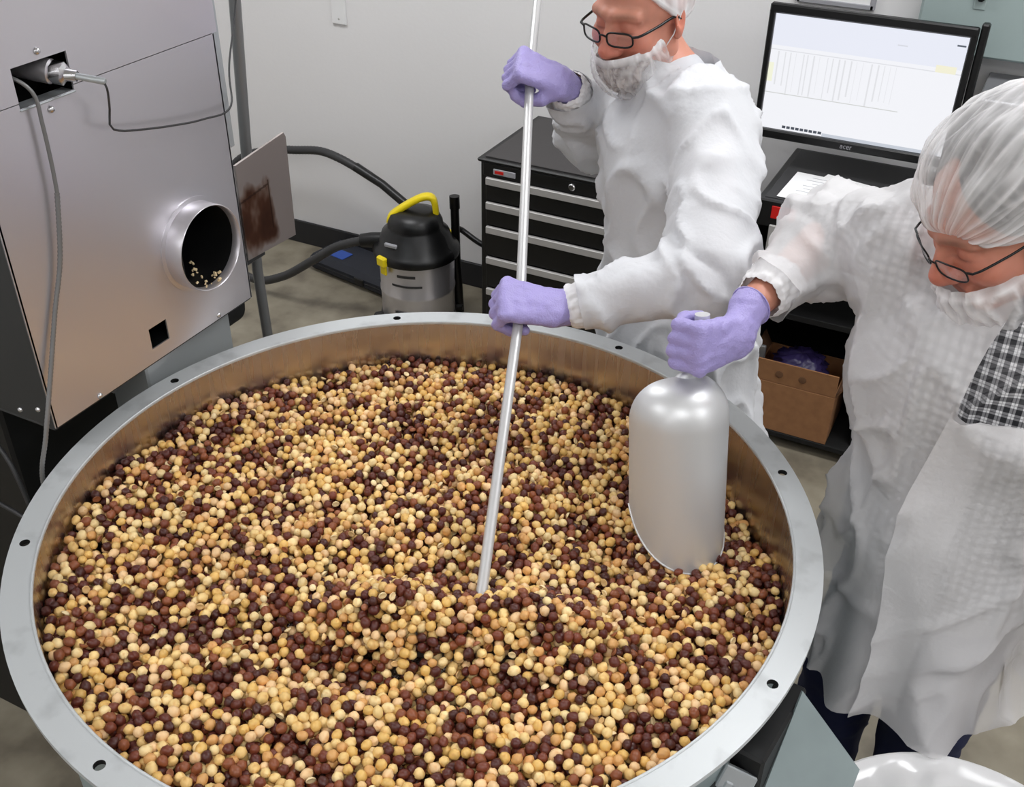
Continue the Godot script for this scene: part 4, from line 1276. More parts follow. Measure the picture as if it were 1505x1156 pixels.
func glove(parent: Node3D, base: Vector3, o: Vector3, axis: Vector3, wrist: Vector3, elbow: Vector3, mir: float, cuff_len: float, rp := 0.010):
	var g := palm_grip(o, axis, wrist - o, mir, rp)
	var ps: Array = g[0]; var b: Basis = g[1]
	var arm := (elbow - wrist).normalized()
	var w0: Vector3 = o + b * Vector3(0.054, 0, 0.016)
	var w1 := wrist + arm * cuff_len
	ps.append(cap(w0, wrist, 0.027, 0.0285, 0.02, b.z, 0.82))
	ps.append(cap(wrist, w1, 0.0285, 0.0325, 0.012))
	var net := nets(ps, 0.0034)
	net = clip(net, func(p): return (p - (w1 - arm * 0.004)).dot(arm))
	displace(net, func(p, _n):
		return (n1.get_noise_3dv(p * 55.0)) * 0.0012 + (1.0 - absf(n2.get_noise_3dv(p * 30.0))) * 0.0010 - 0.0006)
	var m := put("glove", net_mesh([net], base), M.nitrile, parent, "lavender nitrile glove")
	# rolled edge
	var pts := []
	var fr := frame_of(arm)
	for k in 25:
		var a := TAU * k / 24.0
		pts.append(w1 - arm * 0.005 + (fr.x * cos(a) + fr.z * sin(a)) * 0.0325 - base)
	put("rolled_edge", tube_mesh(pts, 0.0014, 6, false), M.nitrile, m)

func knit_cuff(parent: Node3D, base: Vector3, wrist: Vector3, elbow: Vector3, from: float, to: float, r0: float, r1: float):
	var arm := (elbow - wrist).normalized()
	var fr := frame_of(arm)
	var rows := []
	for i in 13:
		var row := []
		var f := i / 12.0
		for k in 72:
			var a := TAU * k / 72.0
			var r := lerpf(r0, r1, f) * (1.0 + 0.022 * cos(a * 24.0)) + 0.003 * n1.get_noise_3d(cos(a) * 2.0, f * 4.0, sin(a) * 2.0) - (0.004 if i == 0 else 0.0)
			row.append(wrist + arm * lerpf(from, to, f) + (fr.x * cos(a) + fr.z * sin(a)) * r - base)
		rows.append(row)
	put("cuff", net_mesh([grid_net(rows, true, false)]), M.cuff_knit, parent, "white knitted cuff")

func head_basis(fh: Vector2, pitch: float, roll := 0.0) -> Basis:
	var p := deg_to_rad(pitch)
	var h := fh.normalized()
	var z := Vector3(h.x * cos(p), -sin(p), h.y * cos(p))
	var x := Vector3.UP.cross(z).normalized()
	var y := z.cross(x)
	var b := Basis(x, y, z)
	return Basis(z, deg_to_rad(roll)) * b

func head_prims(wide := 1.0) -> Array:
	var ps := []
	ps.append(ell(Vector3(0, 0.036, -0.014), Vector3(0.077 * wide, 0.093, 0.098), 0.02))
	ps.append(ell(Vector3(0, -0.030, 0.016), Vector3(0.063 * wide, 0.088, 0.074), 0.03))
	ps.append(cap(Vector3(-0.052 * wide, -0.062, 0.0), Vector3(-0.018, -0.102, 0.062), 0.024, 0.020, 0.03))
	ps.append(cap(Vector3(0.052 * wide, -0.062, 0.0), Vector3(0.018, -0.102, 0.062), 0.024, 0.020, 0.03))
	ps.append(ell(Vector3(0, -0.104, 0.066), Vector3(0.024, 0.018, 0.018), 0.025))
	for s in [-1, 1]:
		ps.append(ell(Vector3(s * 0.042, -0.030, 0.062), Vector3(0.026, 0.024, 0.024), 0.022))
		ps.append(cap(Vector3(s * 0.012, 0.026, 0.089), Vector3(s * 0.048, 0.024, 0.072), 0.011, 0.010, 0.014))
	for s in [-1, 1]:
		ps.append(cut(ell(Vector3(s * 0.032, 0.004, 0.101), Vector3(0.021, 0.014, 0.018), 0.014)))
	for s in [-1, 1]:
		ps.append(ell(Vector3(s * 0.031, 0.003, 0.0745), Vector3(0.0155, 0.013, 0.013), 0.004))
		ps.append(cap(Vector3(s * 0.019, -0.012, 0.083), Vector3(s * 0.043, -0.011, 0.076), 0.005, 0.0045, 0.010))
	ps.append(cap(Vector3(0, 0.014, 0.086), Vector3(0, -0.034, 0.110), 0.0085, 0.0135, 0.012))
	ps.append(ell(Vector3(0, -0.038, 0.106), Vector3(0.0155, 0.0125, 0.0135), 0.010))
	for s in [-1, 1]:
		ps.append(ell(Vector3(s * 0.0145, -0.040, 0.096), Vector3(0.009, 0.0095, 0.012), 0.006))
		ps.append(cut(ell(Vector3(s * 0.0075, -0.0515, 0.103), Vector3(0.0042, 0.005, 0.006), 0.003)))
	ps.append(cap(Vector3(-0.020, -0.0665, 0.086), Vector3(0.020, -0.0665, 0.086), 0.0072, -1.0, 0.008))
	ps.append(cap(Vector3(-0.017, -0.0785, 0.085), Vector3(0.017, -0.0785, 0.085), 0.0080, -1.0, 0.008))
	ps.append(cut(cap(Vector3(-0.022, -0.0725, 0.094), Vector3(0.022, -0.0725, 0.094), 0.0022, -1.0, 0.004)))
	for s in [-1, 1]:
		ps.append(ell(Vector3(s * 0.081 * wide, -0.004, -0.012), Vector3(0.008, 0.032, 0.020), 0.008, Basis(Vector3.UP, s * 0.35) * Basis(Vector3.RIGHT, -0.15)))
		ps.append(cut(ell(Vector3(s * 0.089 * wide, 0.000, -0.006), Vector3(0.006, 0.018, 0.010), 0.006)))
		ps.append(ell(Vector3(s * 0.080 * wide, -0.032, -0.004), Vector3(0.006, 0.009, 0.008), 0.006))
	return ps

func g3(q: Vector3, c: Vector3, s: Vector3) -> float:
	var d := (q - c) / s
	return exp(-0.5 * d.length_squared())

func face_colour(q: Vector3, skin_c: Color, brow: Color) -> Color:
	var c := skin_c
	var red := Color(skin_c.r * 0.96, skin_c.g * 0.55, skin_c.b * 0.52)
	var mx := Vector3(absf(q.x), q.y, q.z)
	c = c.lerp(red, 0.75 * g3(q, Vector3(0, -0.035, 0.11), Vector3(0.018, 0.018, 0.02)))
	c = c.lerp(red, 0.60 * g3(mx, Vector3(0.045, -0.032, 0.075), Vector3(0.022, 0.020, 0.03)))
	c = c.lerp(red, 0.55 * g3(mx, Vector3(0.088, -0.005, -0.01), Vector3(0.012, 0.03, 0.02)))
	c = c.lerp(Color(skin_c.r * 0.62, skin_c.g * 0.42, skin_c.b * 0.40), 0.8 * g3(mx, Vector3(0.0, -0.0725, 0.092), Vector3(0.018, 0.0085, 0.012)))
	c = c.lerp(brow, 0.75 * g3(mx, Vector3(0.031, 0.0285, 0.088), Vector3(0.017, 0.0045, 0.02)))
	c = c.lerp(Color(0.05, 0.03, 0.025), 0.75 * g3(mx, Vector3(0.031, -0.0045, 0.087), Vector3(0.012, 0.0018, 0.01)))
	c = c.lerp(red, 0.35 * g3(mx, Vector3(0.031, 0.006, 0.085), Vector3(0.018, 0.012, 0.014)))
	var k := n1.get_noise_3dv(q * 60.0) * 0.05 + n2.get_noise_3dv(q * 24.0) * 0.06
	return c * (1.0 + k)

func add_head(nets_: Array, at: Vector3, b: Basis, skin_c: Color, brow: Color, wide := 1.0):
	var net := nets(head_prims(wide), 0.0034)
	var v: PackedVector3Array = net[0]
	var cols := PackedColorArray()
	for i in v.size():
		cols.append(face_colour(v[i], skin_c, brow))
		v[i] = at + b * v[i]
	nets_.append([v, net[1], cols])

func shell(c: Vector3, r: Vector3, at: Vector3, b: Basis, lo: float, hi: float, top: Callable, bottom: Callable, nu: int, nv: int, wave: Callable, alpha: Callable, wrap := false) -> Array:
	# part of a ball round c in the head's axes; azimuth from lo to hi (0 = face), height angle from top(az) to bottom(az)
	var rows := []; var cols := PackedColorArray()
	for i in nv + 1:
		var row := []
		for k in (nu if wrap else nu + 1):
			var a := deg_to_rad(lerpf(lo, hi, k / float(nu)))
			var f := i / float(nv)
			var e := deg_to_rad(lerpf(top.call(rad_to_deg(a)), bottom.call(rad_to_deg(a)), f))
			var d := Vector3(sin(a) * cos(e), sin(e), cos(a) * cos(e))
			var w: float = wave.call(d, f, a)
			row.append(at + b * (c + d * r * (1.0 + w)))
			cols.append(alpha.call(d, f, a, w))
		rows.append(row)
	var g := grid_net(rows, wrap, true)
	g.append(cols)
	return g

func spectacles(parent: Node3D, base: Vector3, at: Vector3, b: Basis, drop: float, fwd: float, thick: float):
	var g := Node3D.new(); g.name = "spectacles"; parent.add_child(g, true)
	g.set_meta("label", "dark framed spectacles")
	var W := func(x: float, y: float, z: float) -> Vector3: return at + b * Vector3(x, y + drop, z + fwd) - base
	for s in [-1, 1]:
		var pts := []; var inner := []
		for k in 29:
			var a := TAU * k / 28.0
			var cx := cos(a); var cy := sin(a)
			var x: float = s * 0.034 + signf(cx) * pow(absf(cx), 0.6) * 0.0255
			var y: float = signf(cy) * pow(absf(cy), 0.6) * 0.0135 - 0.001
			var z := 0.104 - absf(x) * absf(x) * 4.0
			pts.append(W.call(x, y, z))
		put("rim", tube_mesh(pts, thick, 7, false), M.frame_dark, g)
		var mid: Vector3 = W.call(s * 0.034, -0.002, 0.1005)
		var st := mb()
		for k in 28: t3(st, mid, pts[k], pts[k + 1])
		put("lens", done(st), M.lens_glass, g)
		put("temple", tube_mesh(spline([W.call(s * 0.060, 0.006, 0.0895), W.call(s * 0.072, 0.008, 0.082), W.call(s * 0.079, 0.010, 0.04), W.call(s * 0.083, 0.012, -0.005), W.call(s * 0.084, -0.004, -0.028)], 0.01), thick * 1.35, 7), M.frame_dark, g)
	put("bridge", tube_mesh(spline([W.call(-0.009, 0.002, 0.1035), W.call(0.0, 0.006, 0.107), W.call(0.009, 0.002, 0.1035)], 0.004), thick, 7), M.frame_dark, g)

func ridge(v: float, p := 3.0) -> float:
	return 1.0 / (1.0 + v * v * p * p * 1.9)

func cloth_folds(p: Vector3, axis0: Vector3, y_top: float, y_hem: float, pleats: float, ph: float) -> float:
	var f := clampf((y_top - p.y) / (y_top - y_hem), 0.0, 1.0)
	var an := atan2(p.z - axis0.z, p.x - axis0.x)
	var w := n1.get_noise_3d(p.x * 2.2, p.y * 1.1, p.z * 2.2)
	var d := sin(an * pleats + w * 3.0 + ph) * 0.024 * f * f
	d += n2.get_noise_3d(p.x * 5.0, p.y * 3.2, p.z * 5.0) * 0.012
	# long creases that fan down from the shoulders
	d += (ridge(n1.get_noise_3d(p.x * 6.0 + p.y * 2.0, p.y * 2.2 - p.x * 1.5, p.z * 6.0), 5.0) - 0.25) * 0.018
	d += (ridge(n2.get_noise_3d(p.x * 9.0 - p.y * 4.0, p.y * 4.0, p.z * 9.0 + 3.0), 5.0) - 0.25) * 0.012
	return d

func sleeve_folds(p: Vector3, a: Vector3, e: Vector3, w: Vector3) -> float:
	# creases gathered at the elbow and along the forearm
	var t0 := (p - e).length()
	var ax := (w - a).normalized()
	var u := (p - e).dot(ax)
	var k := exp(-t0 * t0 / 0.018)
	var wob := n1.get_noise_3dv(p * 6.0) * 2.6
	return (pow(absf(sin(u * 38.0 + wob)), 0.7) - 0.6) * 0.016 * k + (ridge(n2.get_noise_3d(p.x * 8.0 + p.y * 5.0, p.y * 8.0, p.z * 8.0), 5.0) - 0.25) * 0.016 + n1.get_noise_3dv(p * 5.0) * 0.008

func limb_body(J: Dictionary) -> Array:
	var ps := []
	var l: Vector3 = J.left; var f: Vector3 = J.face
	ps.append(cap(J.chest - l * 0.05, J.chest + l * 0.05, 0.115, 0.115, 0.05, f, 0.85))
	ps.append(cap(J.chest, J.hip, 0.125, 0.125, 0.06, f, 0.85))
	ps.append(cap(J.hip - l * 0.04, J.hip + l * 0.04, 0.110, 0.110, 0.05, f, 0.9))
	ps.append(cap(J.neck, J.shR, 0.055, 0.055, 0.04)); ps.append(cap(J.neck, J.shL, 0.055, 0.055, 0.04))
	ps.append(cap(J.neck, J.head + J.hb * Vector3(0, -0.05, -0.02), 0.056, 0.052, 0.03))
	for s in ["L", "R"]:
		ps.append(cap(J["sh" + s], J["el" + s], 0.050, 0.039, 0.03))
		ps.append(cap(J["el" + s], J["wr" + s], 0.040, 0.0262, 0.02))
		if J.has("hand" + s): ps.append(cap(J["wr" + s], J["wr" + s].lerp(J["hand" + s], 0.15), 0.0250, 0.020, 0.01))
		var q: float = 0.075 if s == "L" else -0.075
		ps.append(cap(J.hip + l * q + Vector3(0, -0.02, 0), J.foot + l * q * 1.15 + Vector3(0, 0.43, 0) + f * 0.015, 0.072, 0.055, 0.03))
		ps.append(cap(J.foot + l * q * 1.15 + Vector3(0, 0.43, 0) + f * 0.015, J.foot + l * q * 1.2 + Vector3(0, 0.08, 0), 0.052, 0.036, 0.02))
		ps.append(cap(J.foot + l * q * 1.2 + Vector3(0, 0.045, 0), J.foot + l * q * 1.3 + Vector3(0, 0.035, 0) + f * 0.15, 0.034, 0.028, 0.02))
	return ps

func inflated(ps: Array, by: float) -> Array:
	var out := []
	for p in ps:
		var q := Prim.new()
		for k in ["t", "a", "ba", "il", "ra", "rb", "k", "inv", "r", "flat", "fs", "cut"]: q.set(k, p.get(k))
		q.ra += by; q.rb += by; q.r += Vector3.ONE * by
		q.lo = p.lo - Vector3.ONE * by; q.hi = p.hi + Vector3.ONE * by
		out.append(q)
	return out

func legs_and_shoes(o: Node3D, J: Dictionary, base: Vector3, m: Material):
	var l: Vector3 = J.left; var f: Vector3 = J.face
	var ps := []
	ps.append(cap(J.hip - l * 0.04, J.hip + l * 0.04, 0.118, 0.118, 0.05, f, 0.9))
	for q in [0.075, -0.075]:
		var kn: Vector3 = J.foot + l * q * 1.15 + Vector3(0, 0.43, 0) + f * 0.015
		ps.append(cap(J.hip + l * q + Vector3(0, -0.02, 0), kn, 0.082, 0.075, 0.03))
		ps.append(cap(kn, J.foot + l * q * 1.2 + Vector3(0, 0.07, 0), 0.074, 0.066, 0.02))
	var net := nets(ps, 0.014)
	net = clip(net, func(p): return 0.045 - p.y)
	net = clip(net, func(p): return p.y - (J.hip.y + 0.10))
	displace(net, func(p, _n): return (ridge(n1.get_noise_3d(p.x * 12.0, p.y * 9.0, p.z * 12.0), 4.0) - 0.3) * 0.006)
	put("trousers", net_mesh([net], base), m, o)
	for q in [0.075, -0.075]:
		var a: Vector3 = J.foot + l * q * 1.2
		var sp := [cap(a + Vector3(0, 0.046, 0) - f * 0.03, a + Vector3(0, 0.045, 0) + f * 0.06, 0.045, 0.042, 0.02), cap(a + Vector3(0, 0.042, 0) + f * 0.05, a + l * signf(q) * 0.012 + Vector3(0, 0.038, 0) + f * 0.15, 0.043, 0.036, 0.02), cap(a + Vector3(0, 0.05, 0), a + Vector3(0, 0.11, 0), 0.045, 0.043, 0.02)]
		var sn := nets(sp, 0.010)
		var v: PackedVector3Array = sn[0]
		for i in v.size(): v[i].y = maxf(v[i].y, 0.001)
		sn[0] = v
		put("shoe", net_mesh([sn], base), M.shoe, o)

func person_stirring():
	var J := {"head": Vector3(-0.714, 1.460, -1.966), "neck": Vector3(-0.648, 1.318, -1.996), "shL": Vector3(-0.525, 1.300, -1.850), "shR": Vector3(-0.745, 1.245, -2.075),
		"elL": Vector3(-0.408, 1.141, -1.591), "wrL": Vector3(-0.634, 1.077, -1.472), "elR": Vector3(-0.843, 1.155, -2.103), "wrR": Vector3(-0.836, 1.316, -1.895),
		"chest": Vector3(-0.625, 1.19, -1.955), "hip": Vector3(-0.545, 0.82, -1.885), "foot": Vector3(-0.52, 0, -1.90), "face": Vector3(-0.763, 0, 0.647), "left": Vector3(0.647, 0, 0.763),
		"handL": POLE_LO, "handR": POLE_HI}
	var hb := head_basis(Vector2(-0.304, 0.953), 12.0, 0.0)
	J.hb = hb
	var base: Vector3 = J.foot
	var o := thing("person", "person in white gown, clear hairnet and beard net stirring the nuts with a long pole", "person", base)
	var pole := (POLE_HI - POLE_END).normalized()
	# body
	var skin_c := lin(206, 142, 120)
	var parts := []
	var bp := limb_body(J)
	var bn := nets(bp, 0.012)
	var cols := PackedColorArray()
	for p in bn[0]: cols.append(skin_c * (1.0 + n1.get_noise_3dv(p * 20.0) * 0.05))
	bn.append(cols)
	parts.append(bn)
	add_head(parts, J.head, hb, skin_c, lin(150, 105, 85), 1.02)
	put("body", net_mesh(parts, base), M.skin, o, "bare reddish face and neck")
	# shirt and trousers under the gown
	var sn := nets(inflated(bp.slice(0, 5), 0.008), 0.014)
	put("shirt", net_mesh([sn], base), M.pale_shirt, o)
	legs_and_shoes(o, J, base, M.denim)
	# gown
	var f: Vector3 = J.face; var l: Vector3 = J.left
	var H: Vector3 = J.hip
	var gp := [
		cap(J.chest - l * 0.03, J.chest + l * 0.03, 0.145, 0.145, 0.05, f, 0.84),
		cap(J.chest, H, 0.150, 0.178, 0.06, f, 0.84),
		cap(H, Vector3(-0.52, 0.36, -1.91), 0.180, 0.215, 0.05, f, 0.88),
		cap(J.neck, J.shR, 0.068, 0.072, 0.05), cap(J.neck, J.shL, 0.068, 0.076, 0.05),
		cap(J.neck - Vector3(0, 0.02, 0), J.neck + Vector3(-0.03, 0.09, 0.01), 0.078, 0.078, 0.04),
		cap(J.shL, J.elL, 0.082, 0.072, 0.045), cap(J.elL, J.wrL + (J.elL - J.wrL).normalized() * 0.035, 0.073, 0.044, 0.035),
		cap(J.shR, J.elR, 0.080, 0.074, 0.045), cap(J.elR, J.wrR + (J.elR - J.wrR).normalized() * 0.03, 0.078, 0.042, 0.035)]
	var net := nets(gp, 0.0085)
	displace(net, func(p, _n):
		var dl := minf((p - J.elL).length(), (p - J.wrL).length()); var dr := minf((p - J.elR).length(), (p - J.wrR).length())
		var body := cloth_folds(p, H, 1.10, 0.45, 7.0, 0.4)
		if minf(dl, dr) > 0.20: return body
		var s: float = sleeve_folds(p, J.shL, J.elL, J.wrL) if dl < dr else sleeve_folds(p, J.shR, J.elR, J.wrR)
		return lerpf(s, body, clampf((minf(dl, dr) - 0.13) / 0.07, 0.0, 1.0)))
	relax(net, 1)
	net = clip(net, func(p): return 0.45 + 0.012 * sin(p.x * 21.0) - p.y)
	var nd: Vector3 = (Vector3.UP - f * 0.12).normalized()
	net = clip(net, func(p): return minf((p - J.neck - nd * 0.062).dot(nd), 0.15 - (p - J.neck - nd * 0.06).length()))
	for s in ["L", "R"]:
		var ar: Vector3 = (J["el" + s] - J["wr" + s]).normalized(); var w0: Vector3 = J["wr" + s] + ar * 0.028
		net = clip(net, func(p): return minf((w0 - p).dot(ar), 0.075 - (p - w0).length()))
	put("gown", net_mesh([net], base), M.gown_cloth, o, "white disposable gown")
	knit_cuff(o, base, J.wrL, J.elL, 0.006, 0.062, 0.0375, 0.0445)
	knit_cuff(o, base, J.wrR, J.elR, 0.006, 0.056, 0.0370, 0.0430)
	glove(o, base, POLE_LO, pole, J.wrL, J.elL, 1.0, 0.030)
	glove(o, base, POLE_HI, pole, J.wrR, J.elR, -1.0, 0.028)
	# hairnet, beard and its net, spectacles
	var pleat := func(d, fr, a): return 0.022 * ridge(n1.get_noise_3d(sin(a) * 4.0, fr * 1.6, cos(a) * 4.0), 3.0) - 0.008 - (0.05 if fr > 0.97 else 0.0)
	var al := func(d, fr, a, w): return Color(1, 1, 1, clampf(0.62 + w * 14.0 + (0.3 if fr > 0.9 else 0.0), 0.0, 1.0))
	var cap_net := shell(Vector3(0, 0.036, -0.016), Vector3(0.090, 0.104, 0.112), J.head, hb, -180, 180, func(a): return 90.0, func(a): return lerpf(44.0, -34.0, clampf((absf(a) - 18.0) / 75.0, 0.0, 1.0)), 96, 26, pleat, al)
	put("hairnet", net_mesh([cap_net], base), M.net_cloth, o, "translucent white hairnet")
	var bw := func(d, fr, a): return 0.10 * n1.get_noise_3d(d.x * 5.0, d.y * 3.0, d.z * 5.0) + 0.06 * n2.get_noise_3d(d.x * 16.0, d.y * 7.0, d.z * 16.0)
	var bc := func(d, fr, a, w):
		var k := n2.get_noise_3d(d.x * 14.0, d.y * 6.0, d.z * 14.0)
		return lin(205, 196, 192).lerp(lin(105, 84, 78), clampf(k * 1.3 + 0.30, 0, 1))
	var beard := shell(Vector3(0, -0.076, 0.034), Vector3(0.064, 0.070, 0.074), J.head, hb, -100, 100, func(a): return 16.0 + absf(a) * 0.1, func(a): return -82.0, 60, 26, bw, bc)
	put("beard", net_mesh([beard], base), M.hair, o, "short grey beard")
	var nw := func(d, fr, a): return 0.05 * ridge(n2.get_noise_3d(d.x * 4.0, d.y * 1.4, d.z * 4.0), 3.0) - 0.015 + (0.03 if fr < 0.05 else 0.0)
	var na := func(d, fr, a, w): return Color(1, 1, 1, clampf(0.26 + w * 6.0 + (0.35 if fr < 0.08 else 0.0), 0.0, 0.95))
	var bnet := shell(Vector3(0, -0.078, 0.030), Vector3(0.077, 0.080, 0.092), J.head, hb, -112, 112, func(a): return 20.0 + absf(a) * 0.16, func(a): return -84.0, 72, 26, nw, na)
	put("beard_net", net_mesh([bnet], base), M.net_cloth, o, "translucent white beard net")
	ear_loops(o, base, J.head, hb)
	spectacles(o, base, J.head, hb, -0.006, 0.010, 0.0019)

# a puffed net cap; its folds run out from the gathered point at the front, and so do its rows
func bouffant(at: Vector3, b: Basis, c: Vector3, r: Vector3) -> Array:
	var F := Vector3(0.22, -0.26, 0.94).normalized()
	var fr := frame_of(F)
	var low := func(d: Vector3) -> float:       # degrees above the rim
		var az := absf(rad_to_deg(atan2(d.x, d.z)))
		return rad_to_deg(asin(clampf(d.y, -1, 1))) - lerpf(-15.0, -44.0, clampf((az - 20.0) / 80.0, 0.0, 1.0))
	var wave := func(d: Vector3) -> float:
		var q := fr.inverse() * d
		var an := atan2(q.z, q.x); var far := acos(clampf(q.y, -1, 1))
		var r1 := ridge(n1.get_noise_3d(sin(an) * 3.0, cos(an) * 3.0, far * 0.35), 5.0); var r2 := ridge(n2.get_noise_3d(sin(an) * 6.5 + 4.0, cos(an) * 6.5, far * 0.5), 5.0)
		var fade := smoothstep(0.06, 0.5, far) * (1.0 - smoothstep(2.3, 3.0, far))
		return (0.040 * r1 + 0.024 * r2) * fade
	var rows := []
	for i in 71:
		var row := []
		var e := lerpf(0.004, PI - 0.004, i / 70.0)
		for k in 300:
			var an := TAU * k / 300.0
			var d := fr * Vector3(cos(an) * sin(e), cos(e), sin(an) * sin(e))
			var m: float = low.call(d)
			var w: float = wave.call(d) + 0.045 * n2.get_noise_3dv(d * 1.6) - 0.020 - 0.10 * (1.0 - smoothstep(0.0, 13.0, m))
			row.append(at + b * (c + d * r * (1.0 + w)))
		rows.append(row)
	var dir := func(p: Vector3) -> Vector3: return ((b.inverse() * (p - at) - c) / r).normalized()
	var net := clip(grid_net(rows, true, false), func(p): return -low.call(dir.call(p)))
	var cols := PackedColorArray()
	for p in net[0]:
		var d: Vector3 = dir.call(p)
		var m: float = low.call(d)
		cols.append(Color(1, 1, 1, clampf(0.30 + wave.call(d) * 9.0 + 0.35 * (1.0 - smoothstep(2.0, 9.0, m)) + 0.06 * n1.get_noise_3dv(d * 4.0), 0.0, 0.95)))
	net.append(cols)
	return net

func ear_loops(o: Node3D, base: Vector3, at: Vector3, b: Basis):
	for s in [-1, 1]:
		put("ear_loop", tube_mesh([at + b * Vector3(s * 0.069, -0.052, 0.022) - base, at + b * Vector3(s * 0.080, -0.028, 0.006) - base, at + b * Vector3(s * 0.087, 0.010, -0.012) - base], 0.0011, 6), M.cuff_knit, o)

func person_scooping():
	var J := {"head": Vector3(0.004, 1.404, -1.452), "neck": Vector3(0.055, 1.262, -1.510), "shR": Vector3(-0.115, 1.268, -1.555), "shL": Vector3(0.200, 1.235, -1.430),
		"elR": Vector3(-0.244, 1.222, -1.672), "wrR": Vector3(-0.308, 1.188, -1.424), "elL": Vector3(0.36, 1.00, -1.44), "wrL": Vector3(0.38, 0.79, -1.33),
		"chest": Vector3(0.045, 1.13, -1.490), "hip": Vector3(0.062, 0.80, -1.508), "foot": Vector3(0.040, 0, -1.525), "face": Vector3(-0.35, 0, 0.937), "left": Vector3(0.937, 0, 0.35)}
	var hb := head_basis(Vector2(-0.77, 0.64), 32.0, 0.0)
	J.hb = hb
	var ax := (SCOOP_TOP - SCOOP_TIP).normalized()
	var hand := HAND
	J.handR = hand
	var base: Vector3 = J.foot
	var o := thing("person", "person in white gown and bouffant hairnet leaning in with an aluminium scoop", "person", base)
	var skin_c := lin(198, 136, 114)
	var parts := []
	var bp := limb_body(J)
	# the left hand hangs at the side, half closed
	for i in 4:
		var q: Vector3 = J.wrL + Vector3(0.0, -0.055, 0.012) + J.face * (0.024 - 0.016 * i)
		bp.append(cap(J.wrL + Vector3(0, -0.012, 0), q, 0.016, 0.013, 0.012))
		bp.append(cap(q, q + Vector3(0, -0.036, 0.010), 0.0090, 0.0084, 0.006)); bp.append(cap(q + Vector3(0, -0.036, 0.010), q + Vector3(-0.018, -0.056, 0.006), 0.0084, 0.0076, 0.004))
	bp.append(cap(J.wrL + Vector3(0, -0.02, 0.01), J.wrL + Vector3(-0.02, -0.055, 0.045), 0.014, 0.010, 0.01)); bp.append(cap(J.wrL + Vector3(-0.02, -0.055, 0.045), J.wrL + Vector3(-0.025, -0.085, 0.045), 0.0098, 0.0085, 0.006))
	var bn := nets(bp, 0.0105)
	var cols := PackedColorArray()
	for p in bn[0]: cols.append(skin_c * (1.0 + n1.get_noise_3dv(p * 20.0) * 0.05))
	bn.append(cols)
	parts.append(bn)
	add_head(parts, J.head, hb, skin_c, lin(90, 70, 60), 1.0)
	put("body", net_mesh(parts, base), M.skin, o, "bare face, neck and wrist")
	var lb := limb_body(J)
	var torso := inflated(lb.slice(0, 3), 0.017) + lb.slice(3, 5)
	torso.append(cap(J.shL, J.elL, 0.052, 0.045, 0.03)); torso.append(cap(J.shR, J.elR, 0.052, 0.045, 0.03))
	var sn := nets(inflated(torso, 0.006), 0.010)
	displace(sn, func(p, _n): return (ridge(n1.get_noise_3dv(p * 8.0), 4.0) - 0.2) * 0.012)
	put("shirt", net_mesh([sn], base), M.plaid_cloth, o, "black and white plaid shirt")
	legs_and_shoes(o, J, base, M.denim)
	# gown
	var f: Vector3 = J.face; var l: Vector3 = J.left
	var H: Vector3 = J.hip
	var gp := [
		cap(J.chest - l * 0.06, J.chest + l * 0.06, 0.146, 0.146, 0.05, f, 0.90),
		cap(J.chest, H, 0.160, 0.180, 0.06, f, 0.95),
		cap(H + Vector3(-0.012, 0, 0), Vector3(0.040, 0.48, -1.500), 0.182, 0.228, 0.05, f, 0.95),
		cap(J.neck, J.shR, 0.066, 0.078, 0.05), cap(J.neck, J.shL, 0.066, 0.076, 0.05),
		cap(J.shR, J.elR, 0.084, 0.076, 0.045), cap(J.elR, J.wrR + (J.elR - J.wrR).normalized() * 0.06, 0.078, 0.046, 0.035),
		cap(J.shL, J.elL, 0.082, 0.075, 0.045), cap(J.elL, J.wrL + Vector3(0, 0.04, 0), 0.075, 0.046, 0.03)]
	var net := nets(gp, 0.0085)
	displace(net, func(p, _n):
		var dl := minf((p - J.elL).length(), (p - J.wrL).length()); var dr := minf((p - J.elR).length(), (p - J.wrR).length())
		var body := cloth_folds(p, H, 1.15, 0.55, 6.0, 1.2)
		if minf(dl, dr) > 0.20: return body
		var s: float = sleeve_folds(p, J.shL, J.elL, J.wrL) if dl < dr else sleeve_folds(p, J.shR, J.elR, J.wrR)
		return lerpf(s, body, clampf((minf(dl, dr) - 0.13) / 0.07, 0.0, 1.0)))
	relax(net, 1)
	net = clip(net, func(p): return 0.560 + 0.016 * sin(p.x * 17.0 + 1.0) - p.y)
	for s in ["L", "R"]:
		var ar: Vector3 = (J["el" + s] - J["wr" + s]).normalized(); var w0: Vector3 = J["wr" + s] + ar * 0.055
		net = clip(net, func(p): return minf((w0 - p).dot(ar), 0.085 - (p - w0).length()))
	# front opening: a V from the closing point up to the collar
	var V0: Vector3 = Vector3(0.036, 1.152, -1.36)
	var vee := func(p: Vector3) -> float:
		var d: Vector3 = p - V0
		if d.dot(f) < -0.13: return -1.0
		var s := d.dot(l); var t: float = d.y
		return minf(minf(t, s + 0.004 + 0.02 * t), 4.5 * t - s + 0.02)
	net = clip(net, func(p): return vee.call(p))
	net = clip(net, func(p): return minf((p - J.neck).dot((J.head - J.neck).normalized()) - 0.045, 0.085 - (p - J.neck - Vector3(0, 0.02, 0)).length()))
	var open_net := clip([net[0].duplicate(), net[1].duplicate()], func(p):      # under the panel only its edge overlaps
		var d: Vector3 = p - V0
		var s := d.dot(l)
		return minf(minf(s - 0.035, 0.150 - s), minf((p - H).dot(f) - 0.06, V0.y - 0.01 - p.y)))
	put("gown", net_mesh([open_net], base), M.gown_cloth_sheer, o, "sheer white disposable gown")
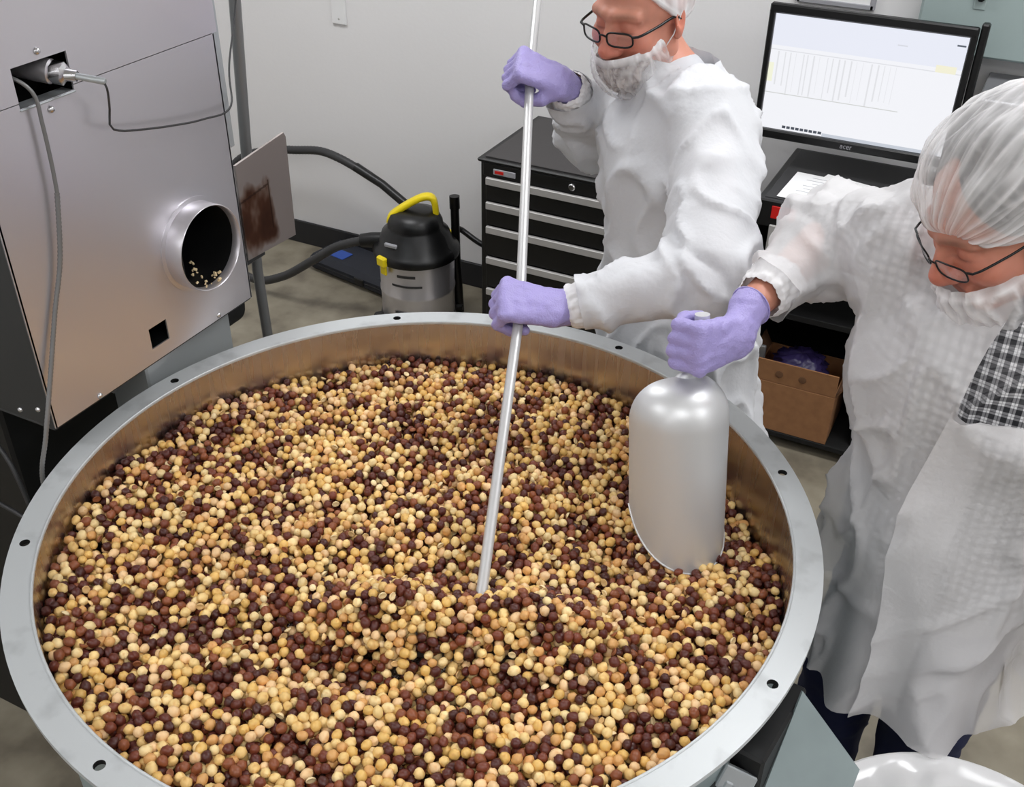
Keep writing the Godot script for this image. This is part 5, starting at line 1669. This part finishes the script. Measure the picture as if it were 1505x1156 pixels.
	# the overlapping left front panel: the same cloth a little further out, its edge running down to the hem
	var flap := clip([net[0].duplicate(), net[1].duplicate()], func(p):
		var d: Vector3 = p - V0
		var s := d.dot(l)
		return maxf(maxf(-s - 0.008 + 0.012 * sin(d.y * 9.0), maxf(s - 0.19, -(p - H).dot(f) + 0.02)), p.y - V0.y - 0.015))
	var fv: PackedVector3Array = flap[0]
	var lift := func(p: Vector3) -> float:
		var s: float = (p - V0).dot(l)
		return 0.006 * exp(-maxf(s, 0.0) * 9.0) + 0.040 * exp(-maxf(s, 0.0) * 12.0) * clampf((1.17 - p.y) / 0.16, 0.1, 1.0)
	for i in fv.size(): fv[i] += (f * 0.95 - l * 0.3) * lift.call(fv[i])
	flap[0] = fv
	put("gown_panel", net_mesh([flap], base), M.gown_cloth_sheer, o, "overlapping front edge of the gown")
	knit_cuff(o, base, J.wrR, J.elR, 0.034, 0.090, 0.0385, 0.047)
	knit_cuff(o, base, J.wrL, J.elL, 0.020, 0.075, 0.0385, 0.047)
	glove(o, base, hand, ax, J.wrR, J.elR, -1.0, 0.012, 0.0125)
	# hair, hairnet, beard net, spectacles
	var hw := func(d, fr, a): return 0.010 * n2.get_noise_3d(d.x * 9.0, d.y * 9.0, d.z * 9.0)
	var hc := func(d, fr, a, w): return lin(52, 50, 50).lerp(lin(150, 146, 144), clampf(n1.get_noise_3d(d.x * 14.0, d.y * 5.0, d.z * 14.0) * 1.5 + 0.05, 0, 1))
	var hair := shell(Vector3(0, 0.036, -0.016), Vector3(0.080, 0.097, 0.102), J.head, hb, -180, 180, func(a): return 90.0, func(a): return lerpf(58.0, -30.0, clampf((absf(a) - 12.0) / 62.0, 0.0, 1.0)), 80, 30, hw, hc)
	put("hair", net_mesh([hair], base), M.hair, o, "short dark grey hair")
	var cap_net := bouffant(J.head, hb, Vector3(0, 0.052, -0.022), Vector3(0.098, 0.110, 0.124))
	put("hairnet", net_mesh([cap_net], base), M.net_cloth, o, "puffed translucent white hairnet")
	var nw := func(d, fr, a): return 0.09 * ridge(n2.get_noise_3d(d.x * 3.0, d.y * 1.4, d.z * 3.0), 3.0) - 0.02 - (0.03 if fr < 0.04 else 0.0)
	var na := func(d, fr, a, w): return Color(1, 1, 1, clampf(0.36 + w * 5.0 + (0.3 if fr < 0.08 else 0.0), 0.0, 0.97))
	var bnet := shell(Vector3(0, -0.094, 0.038), Vector3(0.076, 0.088, 0.082), J.head, hb, -112, 112, func(a): return 24.0 + absf(a) * 0.12, func(a): return -84.0, 72, 26, nw, na)
	put("beard_net", net_mesh([bnet], base), M.net_cloth, o, "translucent white beard net")
	ear_loops(o, base, J.head, hb)
	spectacles(o, base, J.head, hb, -0.008, 0.008, 0.0013)
